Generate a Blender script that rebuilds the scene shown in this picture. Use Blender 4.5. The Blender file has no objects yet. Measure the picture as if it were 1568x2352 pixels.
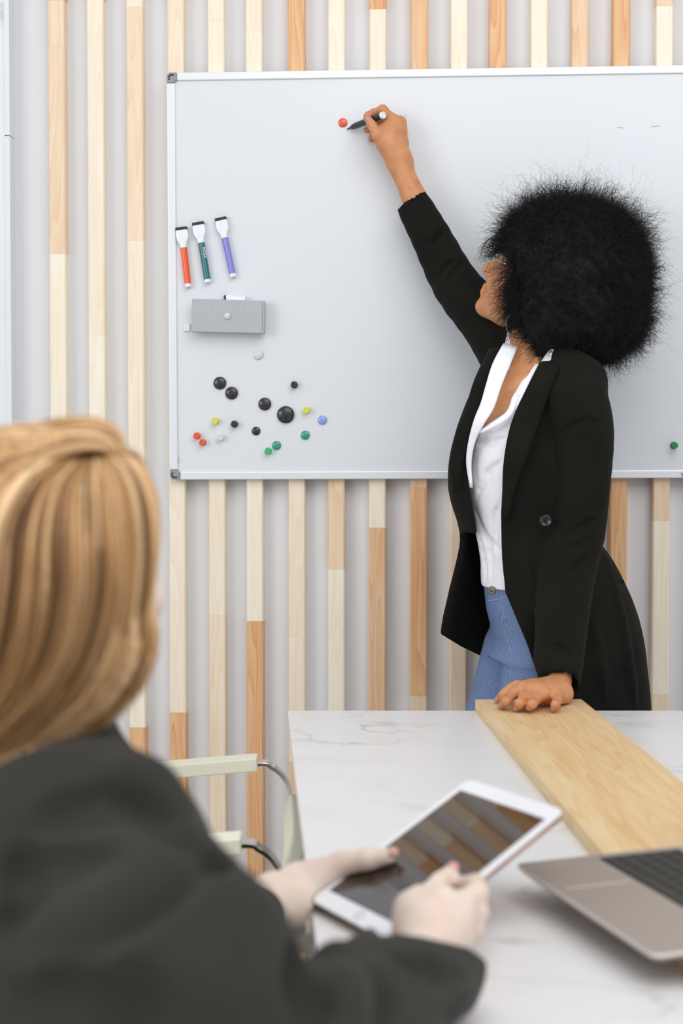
import bpy, bmesh, math, random
import numpy as np
from mathutils import Vector, Matrix, Euler
from math import sin, cos, radians, pi, tan, atan2

random.seed(7)
rng = np.random.RandomState(7)
SC = bpy.context.scene
COL = SC.collection

# ------------------------------------------------------------------ camera
F_PX, CX, CY = 3267.0, 784.0, 1089.0
CAM = np.array([0.0, 0.0, 1.27])
YAW, PITCH = radians(2.3), radians(1.78)
FW = np.array([-sin(YAW) * cos(PITCH), cos(YAW) * cos(PITCH), -sin(PITCH)])
RT = np.array([cos(YAW), sin(YAW), 0.0])
UP = np.cross(RT, FW)
cd = bpy.data.cameras.new('camera')
cam = bpy.data.objects.new('camera', cd)
COL.objects.link(cam)
cam.location = CAM
cam.rotation_euler = (pi / 2 - PITCH, 0, YAW)
cd.sensor_fit = 'HORIZONTAL'
cd.sensor_width = 36
cd.lens = 36 * F_PX / 1568
cd.shift_y = -(1176 - CY) / 1568
cd.clip_start = 0.05
cd.dof.use_dof = True
cd.dof.focus_distance = 2.86
cd.dof.aperture_fstop = 5.2
SC.camera = cam

# ------------------------------------------------------------------ world, lights, exposure
w = bpy.data.worlds.new('daylight')
SC.world = w
w.use_nodes = True
w.node_tree.nodes['Background'].inputs[0].default_value = (0.93, 0.95, 1.0, 1)
w.node_tree.nodes['Background'].inputs[1].default_value = 0.70


def area(name, loc, target, sx, sy, power, color=(1, 1, 1)):
    d = bpy.data.lights.new(name, 'AREA')
    d.shape = 'RECTANGLE'
    d.size, d.size_y, d.energy, d.color = sx, sy, power, color
    o = bpy.data.objects.new(name, d)
    COL.objects.link(o)
    o.location = loc
    o.rotation_euler = (Vector(target) - Vector(loc)).to_track_quat('-Z', 'Y').to_euler()
    return o


area('window_light', (-4.2, -1.6, 2.3), (0.3, 2.9, 1.2), 2.6, 2.2, 74, (1.0, 0.985, 0.97))
area('room_light', (0.7, 0.4, 3.1), (0.1, 1.9, 0.7), 2.6, 2.2, 40, (1.0, 0.985, 0.96))  # added fill from above that brightens the tabletop
SC.view_settings.view_transform = 'Standard'
SC.view_settings.look = 'None'
SC.view_settings.gamma = 1
SC.view_settings.use_curve_mapping = False
SC.view_settings.exposure = 0.20


# ------------------------------------------------------------------ helpers
def ray(px, py):
    return FW + RT * (px - CX) / F_PX - UP * (py - CY) / F_PX


def W(px, py, d):
    return CAM + d * ray(px, py)


def Wy(px, py, y):
    r = ray(px, py)
    return CAM + r * (y / r[1])


def Wz(px, py, z):
    r = ray(px, py)
    return CAM + r * ((z - CAM[2]) / r[2])


def lin(c):
    out = []
    for v in c[:3]:
        v /= 255.0
        out.append(v / 12.92 if v <= 0.04045 else ((v + 0.055) / 1.055) ** 2.4)
    return tuple(out) + (1,)


def tagp(o, label=None, cat=None, group=None, kind=None):
    if label: o['label'] = label
    if cat: o['category'] = cat
    if group: o['group'] = group
    if kind: o['kind'] = kind
    return o


def empty(name, loc=(0, 0, 0), rz=0, label=None, cat=None, group=None):
    o = bpy.data.objects.new(name, None)
    COL.objects.link(o)
    o.empty_display_size = 0.05
    o.location = loc
    o.rotation_euler = (0, 0, rz)
    return tagp(o, label, cat, group)


def mesh_obj(name, verts, faces, mat, parent=None, smooth=True, attrs=None, world=True):
    me = bpy.data.meshes.new(name)
    me.from_pydata([tuple(v) for v in verts], [], [tuple(f) for f in faces])
    return finish(name, me, mat, parent, smooth, attrs, world)


def fast_mesh(name, V, Fq, mat, parent=None, smooth=True, attrs=None, world=True):
    """V (n,3), Fq (m,k) arrays"""
    V = np.asarray(V, np.float32); Fq = np.asarray(Fq, np.int32)
    me = bpy.data.meshes.new(name)
    k = Fq.shape[1]
    me.vertices.add(len(V)); me.vertices.foreach_set('co', V.ravel())
    me.loops.add(Fq.size); me.loops.foreach_set('vertex_index', Fq.ravel())
    me.polygons.add(len(Fq))
    me.polygons.foreach_set('loop_start', np.arange(0, Fq.size, k, dtype=np.int32))
    me.update(calc_edges=True)
    me.validate()
    return finish(name, me, mat, parent, smooth, attrs, world)


def finish(name, me, mat, parent, smooth, attrs, world):
    if attrs:
        for an, vals in attrs.items():
            a = me.attributes.new(an, 'FLOAT', 'POINT')
            a.data.foreach_set('value', np.asarray(vals, np.float32))
    if mat: me.materials.append(mat)
    if smooth:
        me.polygons.foreach_set('use_smooth', np.ones(len(me.polygons), bool))
    o = bpy.data.objects.new(name, me)
    COL.objects.link(o)
    if parent:
        o.parent = parent
        if world:
            o.matrix_parent_inverse = world_of(parent).inverted()
    return o


def world_of(o):
    m = o.matrix_basis.copy()
    if o.parent:
        m = world_of(o.parent) @ o.matrix_parent_inverse @ m
    return m


def bm_obj(name, bm, mat, parent=None, smooth=False, world=True, bevel=0, seg=2):
    me = bpy.data.meshes.new(name)
    bmesh.ops.recalc_face_normals(bm, faces=bm.faces)
    bm.to_mesh(me); bm.free()
    o = finish(name, me, mat, parent, smooth, None, world)
    if bevel:
        md = o.modifiers.new('bevel', 'BEVEL'); md.width = bevel; md.segments = seg; md.limit_method = 'ANGLE'
        md.harden_normals = False
    return o


def add_box(bm, lo, hi, M=None):
    vs = [bm.verts.new((x, y, z)) for x in (lo[0], hi[0]) for y in (lo[1], hi[1]) for z in (lo[2], hi[2])]
    for f in ((0, 1, 3, 2), (4, 6, 7, 5), (0, 4, 5, 1), (2, 3, 7, 6), (0, 2, 6, 4), (1, 5, 7, 3)):
        bm.faces.new([vs[i] for i in f])
    if M is not None:
        for v in vs: v.co = M @ v.co
    return vs


def add_lathe(bm, prof, M=None, n=24):
    """prof [(r, z)] around +z"""
    rings = []
    for r, z in prof:
        if r < 1e-6:
            rings.append([bm.verts.new((0, 0, z))])
        else:
            rings.append([bm.verts.new((r * cos(2 * pi * i / n), r * sin(2 * pi * i / n), z)) for i in range(n)])
    for a, b in zip(rings[:-1], rings[1:]):
        for i in range(n):
            j = (i + 1) % n
            if len(a) == 1 and len(b) == 1: continue
            if len(a) == 1: bm.faces.new((a[0], b[i], b[j]))
            elif len(b) == 1: bm.faces.new((a[i], a[j], b[0]))
            else: bm.faces.new((a[i], a[j], b[j], b[i]))
    if M is not None:
        for r_ in rings:
            for v in r_: v.co = M @ v.co


def catmull(P, n):
    P = np.asarray(P, float)
    Q = np.vstack([2 * P[0] - P[1], P, 2 * P[-1] - P[-2]])
    out = []
    for i in range(1, len(Q) - 2):
        for k in range(n):
            t = k / n
            out.append(0.5 * ((2 * Q[i]) + (-Q[i - 1] + Q[i + 1]) * t + (2 * Q[i - 1] - 5 * Q[i] + 4 * Q[i + 1] - Q[i + 2]) * t * t
                              + (-Q[i - 1] + 3 * Q[i] - 3 * Q[i + 1] + Q[i + 2]) * t ** 3))
    out.append(Q[-2])
    return np.array(out)


def add_tube(bm, pts, r, n=10, closed=False, flat=None, side=None):
    """round tube, or flat bar (flat=(width, thick), side = width direction)"""
    pts = [Vector(p) for p in pts]
    N = len(pts)
    rings = []
    prev = None
    for i, p in enumerate(pts):
        if closed: t = pts[(i + 1) % N] - pts[i - 1]
        else: t = pts[min(i + 1, N - 1)] - pts[max(i - 1, 0)]
        t.normalize()
        if side is not None: a = Vector(side)
        elif prev is not None: a = prev
        else: a = Vector((0, 0, 1)) if abs(t.z) < 0.9 else Vector((1, 0, 0))
        a = (a - t * a.dot(t)).normalized()
        prev = a
        b = t.cross(a)
        if flat:
            w2, t2 = flat[0] / 2, flat[1] / 2
            rings.append([bm.verts.new(p + a * sx * w2 + b * sy * t2) for sx, sy in ((1, 1), (-1, 1), (-1, -1), (1, -1))])
        else:
            rr = r[i] if hasattr(r, '__len__') else r
            rings.append([bm.verts.new(p + (a * cos(2 * pi * k / n) + b * sin(2 * pi * k / n)) * rr) for k in range(n)])
    m = len(rings[0])
    rng_ = range(N) if closed else range(N - 1)
    for i in rng_:
        A, B = rings[i], rings[(i + 1) % N]
        for k in range(m):
            bm.faces.new((A[k], A[(k + 1) % m], B[(k + 1) % m], B[k]))
    if not closed:
        bm.faces.new(rings[0][::-1]); bm.faces.new(rings[-1])


# ------------------------------------------------------------------ materials
def mat(name, col, rough=0.5, metal=0.0, spec=0.5, trans=0.0, bump=None, var=None, sss=0.0, coat=0.0, sheen=0.0, alpha=1.0, ior=1.45):
    m = bpy.data.materials.new(name)
    m.use_nodes = True
    nt = m.node_tree
    b = nt.nodes['Principled BSDF']
    c = lin(col)
    b.inputs['Base Color'].default_value = c
    b.inputs['Roughness'].default_value = rough
    b.inputs['Metallic'].default_value = metal
    b.inputs['Specular IOR Level'].default_value = spec
    b.inputs['Transmission Weight'].default_value = trans
    b.inputs['IOR'].default_value = ior
    b.inputs['Coat Weight'].default_value = coat
    b.inputs['Sheen Weight'].default_value = sheen
    b.inputs['Alpha'].default_value = alpha
    if sss:
        b.inputs['Subsurface Weight'].default_value = sss
        b.inputs['Subsurface Radius'].default_value = (0.012, 0.005, 0.003)
        b.inputs['Subsurface Scale'].default_value = 0.6
    tc = nt.nodes.new('ShaderNodeTexCoord')
    if var:  # (scale, colour2, detail)
        n = nt.nodes.new('ShaderNodeTexNoise'); n.inputs['Scale'].default_value = var[0]; n.inputs['Detail'].default_value = var[2]
        mx = nt.nodes.new('ShaderNodeMix'); mx.data_type = 'RGBA'
        mx.inputs['A'].default_value = c; mx.inputs['B'].default_value = lin(var[1])
        rp = nt.nodes.new('ShaderNodeMapRange'); rp.inputs[1].default_value = 0.35; rp.inputs[2].default_value = 0.65
        nt.links.new(tc.outputs['Object'], n.inputs['Vector'])
        nt.links.new(n.outputs['Fac'], rp.inputs[0]); nt.links.new(rp.outputs[0], mx.inputs['Factor'])
        nt.links.new(mx.outputs['Result'], b.inputs['Base Color'])
    if bump:  # (scale, strength, distance)
        n = nt.nodes.new('ShaderNodeTexNoise'); n.inputs['Scale'].default_value = bump[0]; n.inputs['Detail'].default_value = 4
        bp = nt.nodes.new('ShaderNodeBump'); bp.inputs['Strength'].default_value = bump[1]; bp.inputs['Distance'].default_value = bump[2]
        nt.links.new(tc.outputs['Object'], n.inputs['Vector'])
        nt.links.new(n.outputs['Fac'], bp.inputs['Height']); nt.links.new(bp.outputs['Normal'], b.inputs['Normal'])
    return m


def node(nt, t, **kw):
    n = nt.nodes.new(t)
    for k, v in kw.items():
        if k.startswith('i_'):
            n.inputs[int(k[2:]) if k[2:].isdigit() else k[2:].replace('_', ' ')].default_value = v
        else: setattr(n, k, v)
    return n


def wood_mat(name, along=2, pale=(245, 240, 225), pale_d=(236, 220, 188)):
    """pine: attributes tone (0 pale .. 1 orange) and seed; grain runs along the given axis"""
    m = bpy.data.materials.new(name); m.use_nodes = True
    nt = m.node_tree; L = nt.links.new
    b = nt.nodes['Principled BSDF']; b.inputs['Roughness'].default_value = 0.48; b.inputs['Specular IOR Level'].default_value = 0.35
    tc = node(nt, 'ShaderNodeTexCoord')
    at = node(nt, 'ShaderNodeAttribute', attribute_name='tone')
    sd = node(nt, 'ShaderNodeAttribute', attribute_name='seed')
    sv = node(nt, 'ShaderNodeCombineXYZ'); L(sd.outputs['Fac'], sv.inputs[0]); L(sd.outputs['Fac'], sv.inputs[1]); L(sd.outputs['Fac'], sv.inputs[2])
    ad = node(nt, 'ShaderNodeVectorMath', operation='ADD'); L(tc.outputs['Object'], ad.inputs[0]); L(sv.outputs[0], ad.inputs[1])
    sc = [15.0, 15.0, 15.0]; sc[along] = 1.0
    mp = node(nt, 'ShaderNodeMapping'); mp.inputs['Scale'].default_value = sc; L(ad.outputs[0], mp.inputs['Vector'])
    # broad cathedral figure
    n1 = node(nt, 'ShaderNodeTexNoise'); n1.inputs['Scale'].default_value = 1.7; n1.inputs['Detail'].default_value = 1.5
    L(mp.outputs[0], n1.inputs['Vector'])
    mu = node(nt, 'ShaderNodeMath', operation='MULTIPLY'); mu.inputs[1].default_value = 10.0; L(n1.outputs['Fac'], mu.inputs[0])
    fr = node(nt, 'ShaderNodeMath', operation='FRACT'); L(mu.outputs[0], fr.inputs[0])
    rr = node(nt, 'ShaderNodeValToRGB'); rr.color_ramp.elements[0].position = 0.0; rr.color_ramp.elements[0].color = (0, 0, 0, 1)
    rr.color_ramp.elements[1].position = 0.78; rr.color_ramp.elements[1].color = (0.75, 0.75, 0.75, 1)
    e = rr.color_ramp.elements.new(0.9); e.color = (1, 1, 1, 1); e = rr.color_ramp.elements.new(1.0); e.color = (0, 0, 0, 1)
    L(fr.outputs[0], rr.inputs[0])
    # fine fibres
    sc2 = [420.0, 420.0, 420.0]; sc2[along] = 7
    mp2 = node(nt, 'ShaderNodeMapping'); mp2.inputs['Scale'].default_value = sc2; L(ad.outputs[0], mp2.inputs['Vector'])
    n2 = node(nt, 'ShaderNodeTexNoise'); n2.inputs['Scale'].default_value = 1.0; n2.inputs['Detail'].default_value = 2; L(mp2.outputs[0], n2.inputs['Vector'])
    # soft blotches
    mp3 = node(nt, 'ShaderNodeMapping'); sc3 = [22.0, 22.0, 22.0]; sc3[along] = 3.5; mp3.inputs['Scale'].default_value = sc3; L(ad.outputs[0], mp3.inputs['Vector'])
    n3 = node(nt, 'ShaderNodeTexNoise'); n3.inputs['Scale'].default_value = 1.0; n3.inputs['Detail'].default_value = 2; L(mp3.outputs[0], n3.inputs['Vector'])
    light = node(nt, 'ShaderNodeMix', data_type='RGBA'); light.inputs['A'].default_value = lin(pale); light.inputs['B'].default_value = lin((228, 180, 124))
    L(at.outputs['Fac'], light.inputs['Factor'])
    dark = node(nt, 'ShaderNodeMix', data_type='RGBA'); dark.inputs['A'].default_value = lin(pale_d); dark.inputs['B'].default_value = lin((208, 136, 76))
    L(at.outputs['Fac'], dark.inputs['Factor'])
    st = node(nt, 'ShaderNodeMath', operation='MULTIPLY_ADD'); L(at.outputs['Fac'], st.inputs[0]); st.inputs[1].default_value = 0.40; st.inputs[2].default_value = 0.36
    g = node(nt, 'ShaderNodeMath', operation='MULTIPLY'); L(rr.outputs[0], g.inputs[0]); L(st.outputs[0], g.inputs[1])
    f2 = node(nt, 'ShaderNodeMapRange'); f2.inputs[1].default_value = 0.3; f2.inputs[2].default_value = 0.75; f2.inputs[3].default_value = -0.05; f2.inputs[4].default_value = 0.14
    L(n2.outputs['Fac'], f2.inputs[0])
    f3 = node(nt, 'ShaderNodeMapRange'); f3.inputs[1].default_value = 0.35; f3.inputs[2].default_value = 0.75; f3.inputs[3].default_value = -0.02; f3.inputs[4].default_value = 0.32
    L(n3.outputs['Fac'], f3.inputs[0])
    s1 = node(nt, 'ShaderNodeMath', operation='ADD'); L(g.outputs[0], s1.inputs[0]); L(f2.outputs[0], s1.inputs[1])
    s2 = node(nt, 'ShaderNodeMath', operation='ADD', use_clamp=True); L(s1.outputs[0], s2.inputs[0]); L(f3.outputs[0], s2.inputs[1])
    mx = node(nt, 'ShaderNodeMix', data_type='RGBA'); L(s2.outputs[0], mx.inputs['Factor']); L(light.outputs['Result'], mx.inputs['A']); L(dark.outputs['Result'], mx.inputs['B'])
    L(mx.outputs['Result'], b.inputs['Base Color'])
    bp = node(nt, 'ShaderNodeBump'); bp.inputs['Strength'].default_value = 0.15; bp.inputs['Distance'].default_value = 0.0004
    L(n2.outputs['Fac'], bp.inputs['Height']); L(bp.outputs[0], b.inputs['Normal'])
    return m


def marble_mat(name, base, vein, scale=1.0, rough=0.35, amount=0.55):
    m = bpy.data.materials.new(name); m.use_nodes = True
    nt = m.node_tree; L = nt.links.new
    b = nt.nodes['Principled BSDF']; b.inputs['Roughness'].default_value = rough; b.inputs['Specular IOR Level'].default_value = 0.4
    tc = node(nt, 'ShaderNodeTexCoord')
    mp = node(nt, 'ShaderNodeMapping'); mp.inputs['Rotation'].default_value = (0.3, 0.2, 0.75); mp.inputs['Scale'].default_value = (1.1 * scale, 2.4 * scale, 1.6 * scale)
    L(tc.outputs['Object'], mp.inputs['Vector'])
    n = node(nt, 'ShaderNodeTexNoise'); n.inputs['Scale'].default_value = 2.2; n.inputs['Detail'].default_value = 7; n.inputs['Roughness'].default_value = 0.55; n.inputs['Distortion'].default_value = 0.6
    L(mp.outputs[0], n.inputs['Vector'])
    s = node(nt, 'ShaderNodeMath', operation='SUBTRACT'); L(n.outputs['Fac'], s.inputs[0]); s.inputs[1].default_value = 0.5
    a = node(nt, 'ShaderNodeMath', operation='ABSOLUTE'); L(s.outputs[0], a.inputs[0])
    r = node(nt, 'ShaderNodeMapRange'); r.inputs[1].default_value = 0.0; r.inputs[2].default_value = 0.022; r.inputs[3].default_value = 1; r.inputs[4].default_value = 0
    L(a.outputs[0], r.inputs[0])
    n2 = node(nt, 'ShaderNodeTexNoise'); n2.inputs['Scale'].default_value = 3.1 * scale; n2.inputs['Detail'].default_value = 2
    L(tc.outputs['Object'], n2.inputs['Vector'])
    r2 = node(nt, 'ShaderNodeMapRange'); r2.inputs[1].default_value = 0.5; r2.inputs[2].default_value = 0.68; r2.inputs[3].default_value = 0; r2.inputs[4].default_value = amount
    L(n2.outputs['Fac'], r2.inputs[0])
    mu = node(nt, 'ShaderNodeMath', operation='MULTIPLY'); L(r.outputs[0], mu.inputs[0]); L(r2.outputs[0], mu.inputs[1])
    n3 = node(nt, 'ShaderNodeTexNoise'); n3.inputs['Scale'].default_value = 5 * scale; n3.inputs['Detail'].default_value = 5
    L(mp.outputs[0], n3.inputs['Vector'])
    r3 = node(nt, 'ShaderNodeMapRange'); r3.inputs[1].default_value = 0.5; r3.inputs[2].default_value = 0.8; r3.inputs[3].default_value = 0; r3.inputs[4].default_value = 0.14
    L(n3.outputs['Fac'], r3.inputs[0])
    ad = node(nt, 'ShaderNodeMath', operation='ADD', use_clamp=True); L(mu.outputs[0], ad.inputs[0]); L(r3.outputs[0], ad.inputs[1])
    mx = node(nt, 'ShaderNodeMix', data_type='RGBA'); mx.inputs['A'].default_value = lin(base); mx.inputs['B'].default_value = lin(vein)
    L(ad.outputs[0], mx.inputs['Factor']); L(mx.outputs['Result'], b.inputs['Base Color'])
    return m


def strand_mat(name, dark, mid, light, rough=0.4):
    m = bpy.data.materials.new(name); m.use_nodes = True
    nt = m.node_tree; L = nt.links.new
    b = nt.nodes['Principled BSDF']; b.inputs['Roughness'].default_value = rough; b.inputs['Specular IOR Level'].default_value = 0.35
    at = node(nt, 'ShaderNodeAttribute', attribute_name='tone')
    r = node(nt, 'ShaderNodeValToRGB'); r.color_ramp.elements[0].color = lin(dark); r.color_ramp.elements[1].color = lin(light)
    e = r.color_ramp.elements.new(0.5); e.color = lin(mid)
    L(at.outputs['Fac'], r.inputs[0]); L(r.outputs[0], b.inputs['Base Color'])
    return m


M = {}
M['wall'] = mat('wall_paper', (219, 220, 223), 0.9, spec=0.2, bump=(420, 0.12, 0.001))
M['floor'] = mat('floor_vinyl', (176, 172, 168), 0.5, var=(3, (160, 156, 152), 4))
M['wood'] = wood_mat('pine_upright', 2)
M['plank'] = wood_mat('pine_plank', 0, (226, 206, 166), (206, 174, 120))
M['board'] = mat('whiteboard_enamel', (219, 223, 227), 0.22, spec=0.35, bump=(600, 0.02, 0.0005))
M['alu'] = mat('board_frame_paint', (228, 231, 234), 0.32, metal=0.25, spec=0.5)
M['corner'] = mat('corner_plastic', (150, 150, 154), 0.5, var=(300, (138, 138, 142), 3))
M['hole'] = mat('dark_recess', (14, 14, 15), 0.6)
M['marble'] = marble_mat('marble_table', (225, 225, 225), (160, 158, 158), 1.0, 0.3, 0.6)
M['marble_wall'] = marble_mat('marble_panel', (226, 228, 232), (170, 172, 182), 1.0, 0.2, 0.9)
M['trim'] = mat('panel_trim_paint', (222, 226, 230), 0.4)
M['chrome'] = mat('chrome', (214, 212, 210), 0.08, metal=1.0)
M['canvas'] = mat('cream_canvas', (226, 224, 206), 0.85, spec=0.2, bump=(900, 0.3, 0.0008))
M['silver'] = mat('steel', (190, 188, 184), 0.2, metal=1.0)
M['bronze'] = mat('aged_bronze', (112, 104, 90), 0.35, metal=0.8)
M['gold'] = mat('thin_gold', (150, 128, 92), 0.25, metal=1.0)


def skin_mat(name, col, col2, rough=0.45, sss=0.15):
    return mat(name, col, rough, spec=0.4, sss=sss, var=(38, col2, 4), bump=(520, 0.1, 0.0006))


M['skin_b'] = skin_mat('brown_skin', (204, 146, 102), (192, 130, 88))
M['skin_w'] = skin_mat('fair_skin', (228, 211, 198), (222, 200, 186), sss=0.2)
M['nail_b'] = mat('nail_brown', (184, 128, 106), 0.15, coat=0.6)
M['nail_w'] = mat('nail_pink', (206, 158, 144), 0.2, coat=0.5)
M['lip'] = mat('lip', (118, 72, 66), 0.4)
M['eye'] = mat('eye_white', (225, 220, 214), 0.2)
M['iris'] = mat('iris_brown', (50, 30, 20), 0.2)
M['blazer_k'] = mat('black_blazer', (25, 25, 21), 0.88, spec=0.12, sheen=0.02, bump=(700, 0.35, 0.0006), var=(14, (21, 21, 18), 3))
M['blazer_g'] = mat('charcoal_blazer', (50, 50, 45), 0.85, spec=0.2, sheen=0.05, bump=(700, 0.3, 0.0006), var=(9, (44, 44, 40), 3))
M['blouse'] = mat('white_blouse', (236, 236, 242), 0.8, spec=0.2, bump=(60, 0.35, 0.004))
M['denim'] = mat('blue_denim', (124, 145, 184), 0.85, spec=0.15, var=(420, (98, 120, 162), 3), bump=(700, 0.4, 0.0008))
M['denim_st'] = mat('denim_stitch', (150, 160, 186), 0.8)
M['button'] = mat('black_button', (16, 16, 17), 0.2, coat=0.4)
M['shoe'] = mat('black_shoe', (20, 20, 21), 0.35)
M['afro'] = strand_mat('afro_hair', (7, 6, 5), (13, 11, 9), (34, 26, 19), 0.75)
M['blond'] = strand_mat('blond_hair', (88, 56, 28), (200, 154, 102), (240, 210, 166), 0.38)
M['tabw'] = mat('tablet_white', (232, 234, 238), 0.15, coat=0.3)
M['tabgold'] = mat('tablet_rose_metal', (222, 190, 172), 0.3, metal=0.8)
M['screen'] = mat('dark_glass', (40, 27, 18), 0.03, spec=0.5, ior=2.1)  # brown of the reflections partly put into the base colour
M['lap'] = mat('laptop_aluminium', (176, 166, 156), 0.42, metal=0.45)
M['lapedge'] = mat('laptop_edge', (218, 214, 210), 0.35, metal=0.2)  # bright edge highlight painted as a paler metal
M['key'] = mat('key_black', (52, 51, 48), 0.5)
M['plastic_w'] = mat('white_plastic', (230, 233, 238), 0.25, coat=0.2)
M['felt'] = mat('dark_felt', (62, 60, 58), 0.95)
M['red'] = mat('orange_plastic', (238, 88, 34), 0.25, coat=0.4)
M['teal'] = mat('teal_plastic', (36, 108, 116), 0.25, coat=0.4)
M['violet'] = mat('violet_plastic', (128, 126, 206), 0.25, coat=0.4)
M['grey'] = mat('grey_box', (178, 182, 185), 0.55, var=(200, (170, 174, 177), 3))
M['clear'] = mat('clear_plastic', (232, 236, 243), 0.08, trans=0.25, ior=1.4)
M['black'] = mat('black_plastic', (34, 34, 34), 0.22, coat=0.3, var=(160, (52, 51, 49), 3))
M['mred'] = mat('red_magnet', (226, 84, 50), 0.15, coat=0.5)
M['myel'] = mat('yellow_magnet', (214, 214, 92), 0.25)
M['mblu'] = mat('blue_magnet', (140, 156, 222), 0.15, coat=0.5)
M['mteal'] = mat('teal_magnet', (44, 150, 130), 0.15, coat=0.5)
M['mgrn'] = mat('green_magnet', (66, 180, 116), 0.2)
M['pin'] = mat('green_pin', (20, 132, 62), 0.2, coat=0.3)
M['ink'] = mat('black_marker', (24, 26, 24), 0.3, coat=0.3)
M['inkline'] = mat('ink_line', (90, 92, 98), 0.7)
M['inkred'] = mat('ink_red', (220, 170, 168), 0.7)

# ------------------------------------------------------------------ the setting
Y_BOARD, Y_SLAT, Y_WALL = 3.150, 3.168, 3.198
ZT = 0.75
bm = bmesh.new(); add_box(bm, (-2.6, Y_WALL, 0), (2.6, Y_WALL + 0.1, 2.9))
wall = tagp(bm_obj('wall_back', bm, M['wall']), 'pale grey papered wall behind the pine slats', kind='structure')
bm = bmesh.new(); add_box(bm, (-2.6, -2.0, -0.05), (2.6, Y_WALL + 0.1, 0))
tagp(bm_obj('floor', bm, M['floor']), 'grey floor under the table', kind='structure')

# (left px at y=0, right px) of the front face, joints: list of (y px, tone after)
SL = [
    (109, [(-900, .95), (-8, .42), (100, .40), (580, .05)]), (198.5, [(-900, .7), (-8, .12), (770, .03), (1400, .2), (1690, .4)]),
    (289, [(-900, .7), (-12, .1), (10, .34), (550, .14), (1030, .05), (1675, .8)]),
    (383.5, [(-900, .95), (-10, .24), (420, .2), (1000, .1), (1640, .85)]),
    (476, [(-900, .15), (45, .03), (900, .12), (1415, .3)]), (563.5, [(-900, .2), (68, .1), (1000, .05), (1428, .85)]),
    (661, [(-900, .85), (500, .2), (1465, .15), (1750, .6)]), (753, [(-900, .1), (600, .5), (1308, .06)]),
    (848, [(-900, .9), (22, .18), (1000, .12), (1212, .72)]), (944, [(-900, .75), (400, .6), (1120, .85), (1598, .4)]),
    (1035, [(-900, .12), (700, .2), (1225, .35)]), (1124, [(-900, .85), (900, .3), (1500, .25)]),
    (1219, [(-900, .08), (1300, .2)]), (1313, [(-900, .62), (800, .5)]), (1408, [(-900, .85), (1500, .3)]),
    (1507, [(-900, .5), (22, .1), (900, .45), (1195, .1), (1590, .3)])]
xs_all = []
for px, segs in SL:
    p = Wy(px, 0, Y_SLAT)
    xs_all.append((p[0], segs))
pitch = (xs_all[-1][0] - xs_all[0][0]) / 15
for k in range(1, 9):
    xs_all.append((xs_all[15][0] + pitch * k, [(-900, .2 + .3 * (k % 3)), (500 + 90 * k, .1 + .25 * ((k + 1) % 3))]))
SW = 0.0375
for si, (x0, segs) in enumerate(xs_all):
    V, Fc, tone, seed = [], [], [], []
    zs = []
    for j, (yp, t) in enumerate(segs):
        ztop = 2.9 if j == 0 else Wy(784, yp, Y_SLAT)[2]
        zs.append((min(ztop, 2.9), t))
    zs = [z for z in zs if z[0] > 0.05]
    D_ = Y_WALL - Y_SLAT
    c = 0.0035
    prof = [(0, D_), (0, c), (c * .4, c * .4), (c, 0), (SW - c, 0), (SW - c * .4, c * .4), (SW, c), (SW, D_)]
    for j, (zt, t) in enumerate(zs):
        zb = zs[j + 1][0] if j + 1 < len(zs) else 0.0
        g = 0.0005
        rows = [(zt, 0.0006), (zt - g, 0.0), (zb + g, 0.0), (zb, 0.0006)]
        base = len(V)
        sdv = rng.rand() * 40
        for z, ins in rows:
            for (x, y) in prof:
                V.append((x, max(y, ins) - 0.0, z)); tone.append(t); seed.append(sdv)
        n = len(prof)
        for r_ in range(3):
            for i in range(n - 1):
                a = base + r_ * n + i
                Fc.append((a, a + n, a + n + 1, a + 1))
        Fc.append(tuple(base + i for i in range(n))); Fc.append(tuple(base + 3 * n + i for i in range(n))[::-1])
    o = mesh_obj('slat', V, Fc, M['wood'], None, smooth=False, attrs={'tone': tone, 'seed': seed})
    o.location = (x0, Y_SLAT, 0)
    o.parent = wall

# marble panel at the left end of the wall with its two-piece trim
xa, xb = Wy(12, 300, Y_SLAT)[0], Wy(24.5, 300, Y_SLAT)[0]
bm = bmesh.new(); add_box(bm, (-2.6, Y_SLAT - 0.004, 0), (xa, Y_WALL, 2.9))
tagp(bm_obj('marble_panel', bm, M['marble_wall'], wall), 'white veined marble panel')
zj = Wy(18, 313, Y_SLAT)[2]
for z0, z1 in ((0, zj - 0.0008), (zj + 0.0008, 2.9)):
    bm = bmesh.new(); add_box(bm, (xa + 0.0004, Y_SLAT - 0.008, z0), (xb, Y_WALL, z1))
    bm_obj('panel_trim', bm, M['trim'], wall, bevel=0.001)

# ------------------------------------------------------------------ whiteboard
ROLL = radians(-0.27)
TL = Wy(382.5, 167, Y_BOARD)
board = empty('whiteboard', (TL[0], Y_BOARD, TL[2]), label='large white magnetic whiteboard with pale frame hanging on the pine slats', cat='whiteboard')
board.rotation_euler = (0, ROLL, 0)
BW, BH = 1.2, abs(TL[2] - Wy(385, 1102, Y_BOARD)[2])
RW = 0.0175
T_ = 0.016


def local_box(name, lo, hi, m, bevel=0.0, parent=board):
    b_ = bmesh.new(); add_box(b_, lo, hi)
    o = bm_obj(name, b_, m, parent, world=False, bevel=bevel)
    return o


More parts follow.
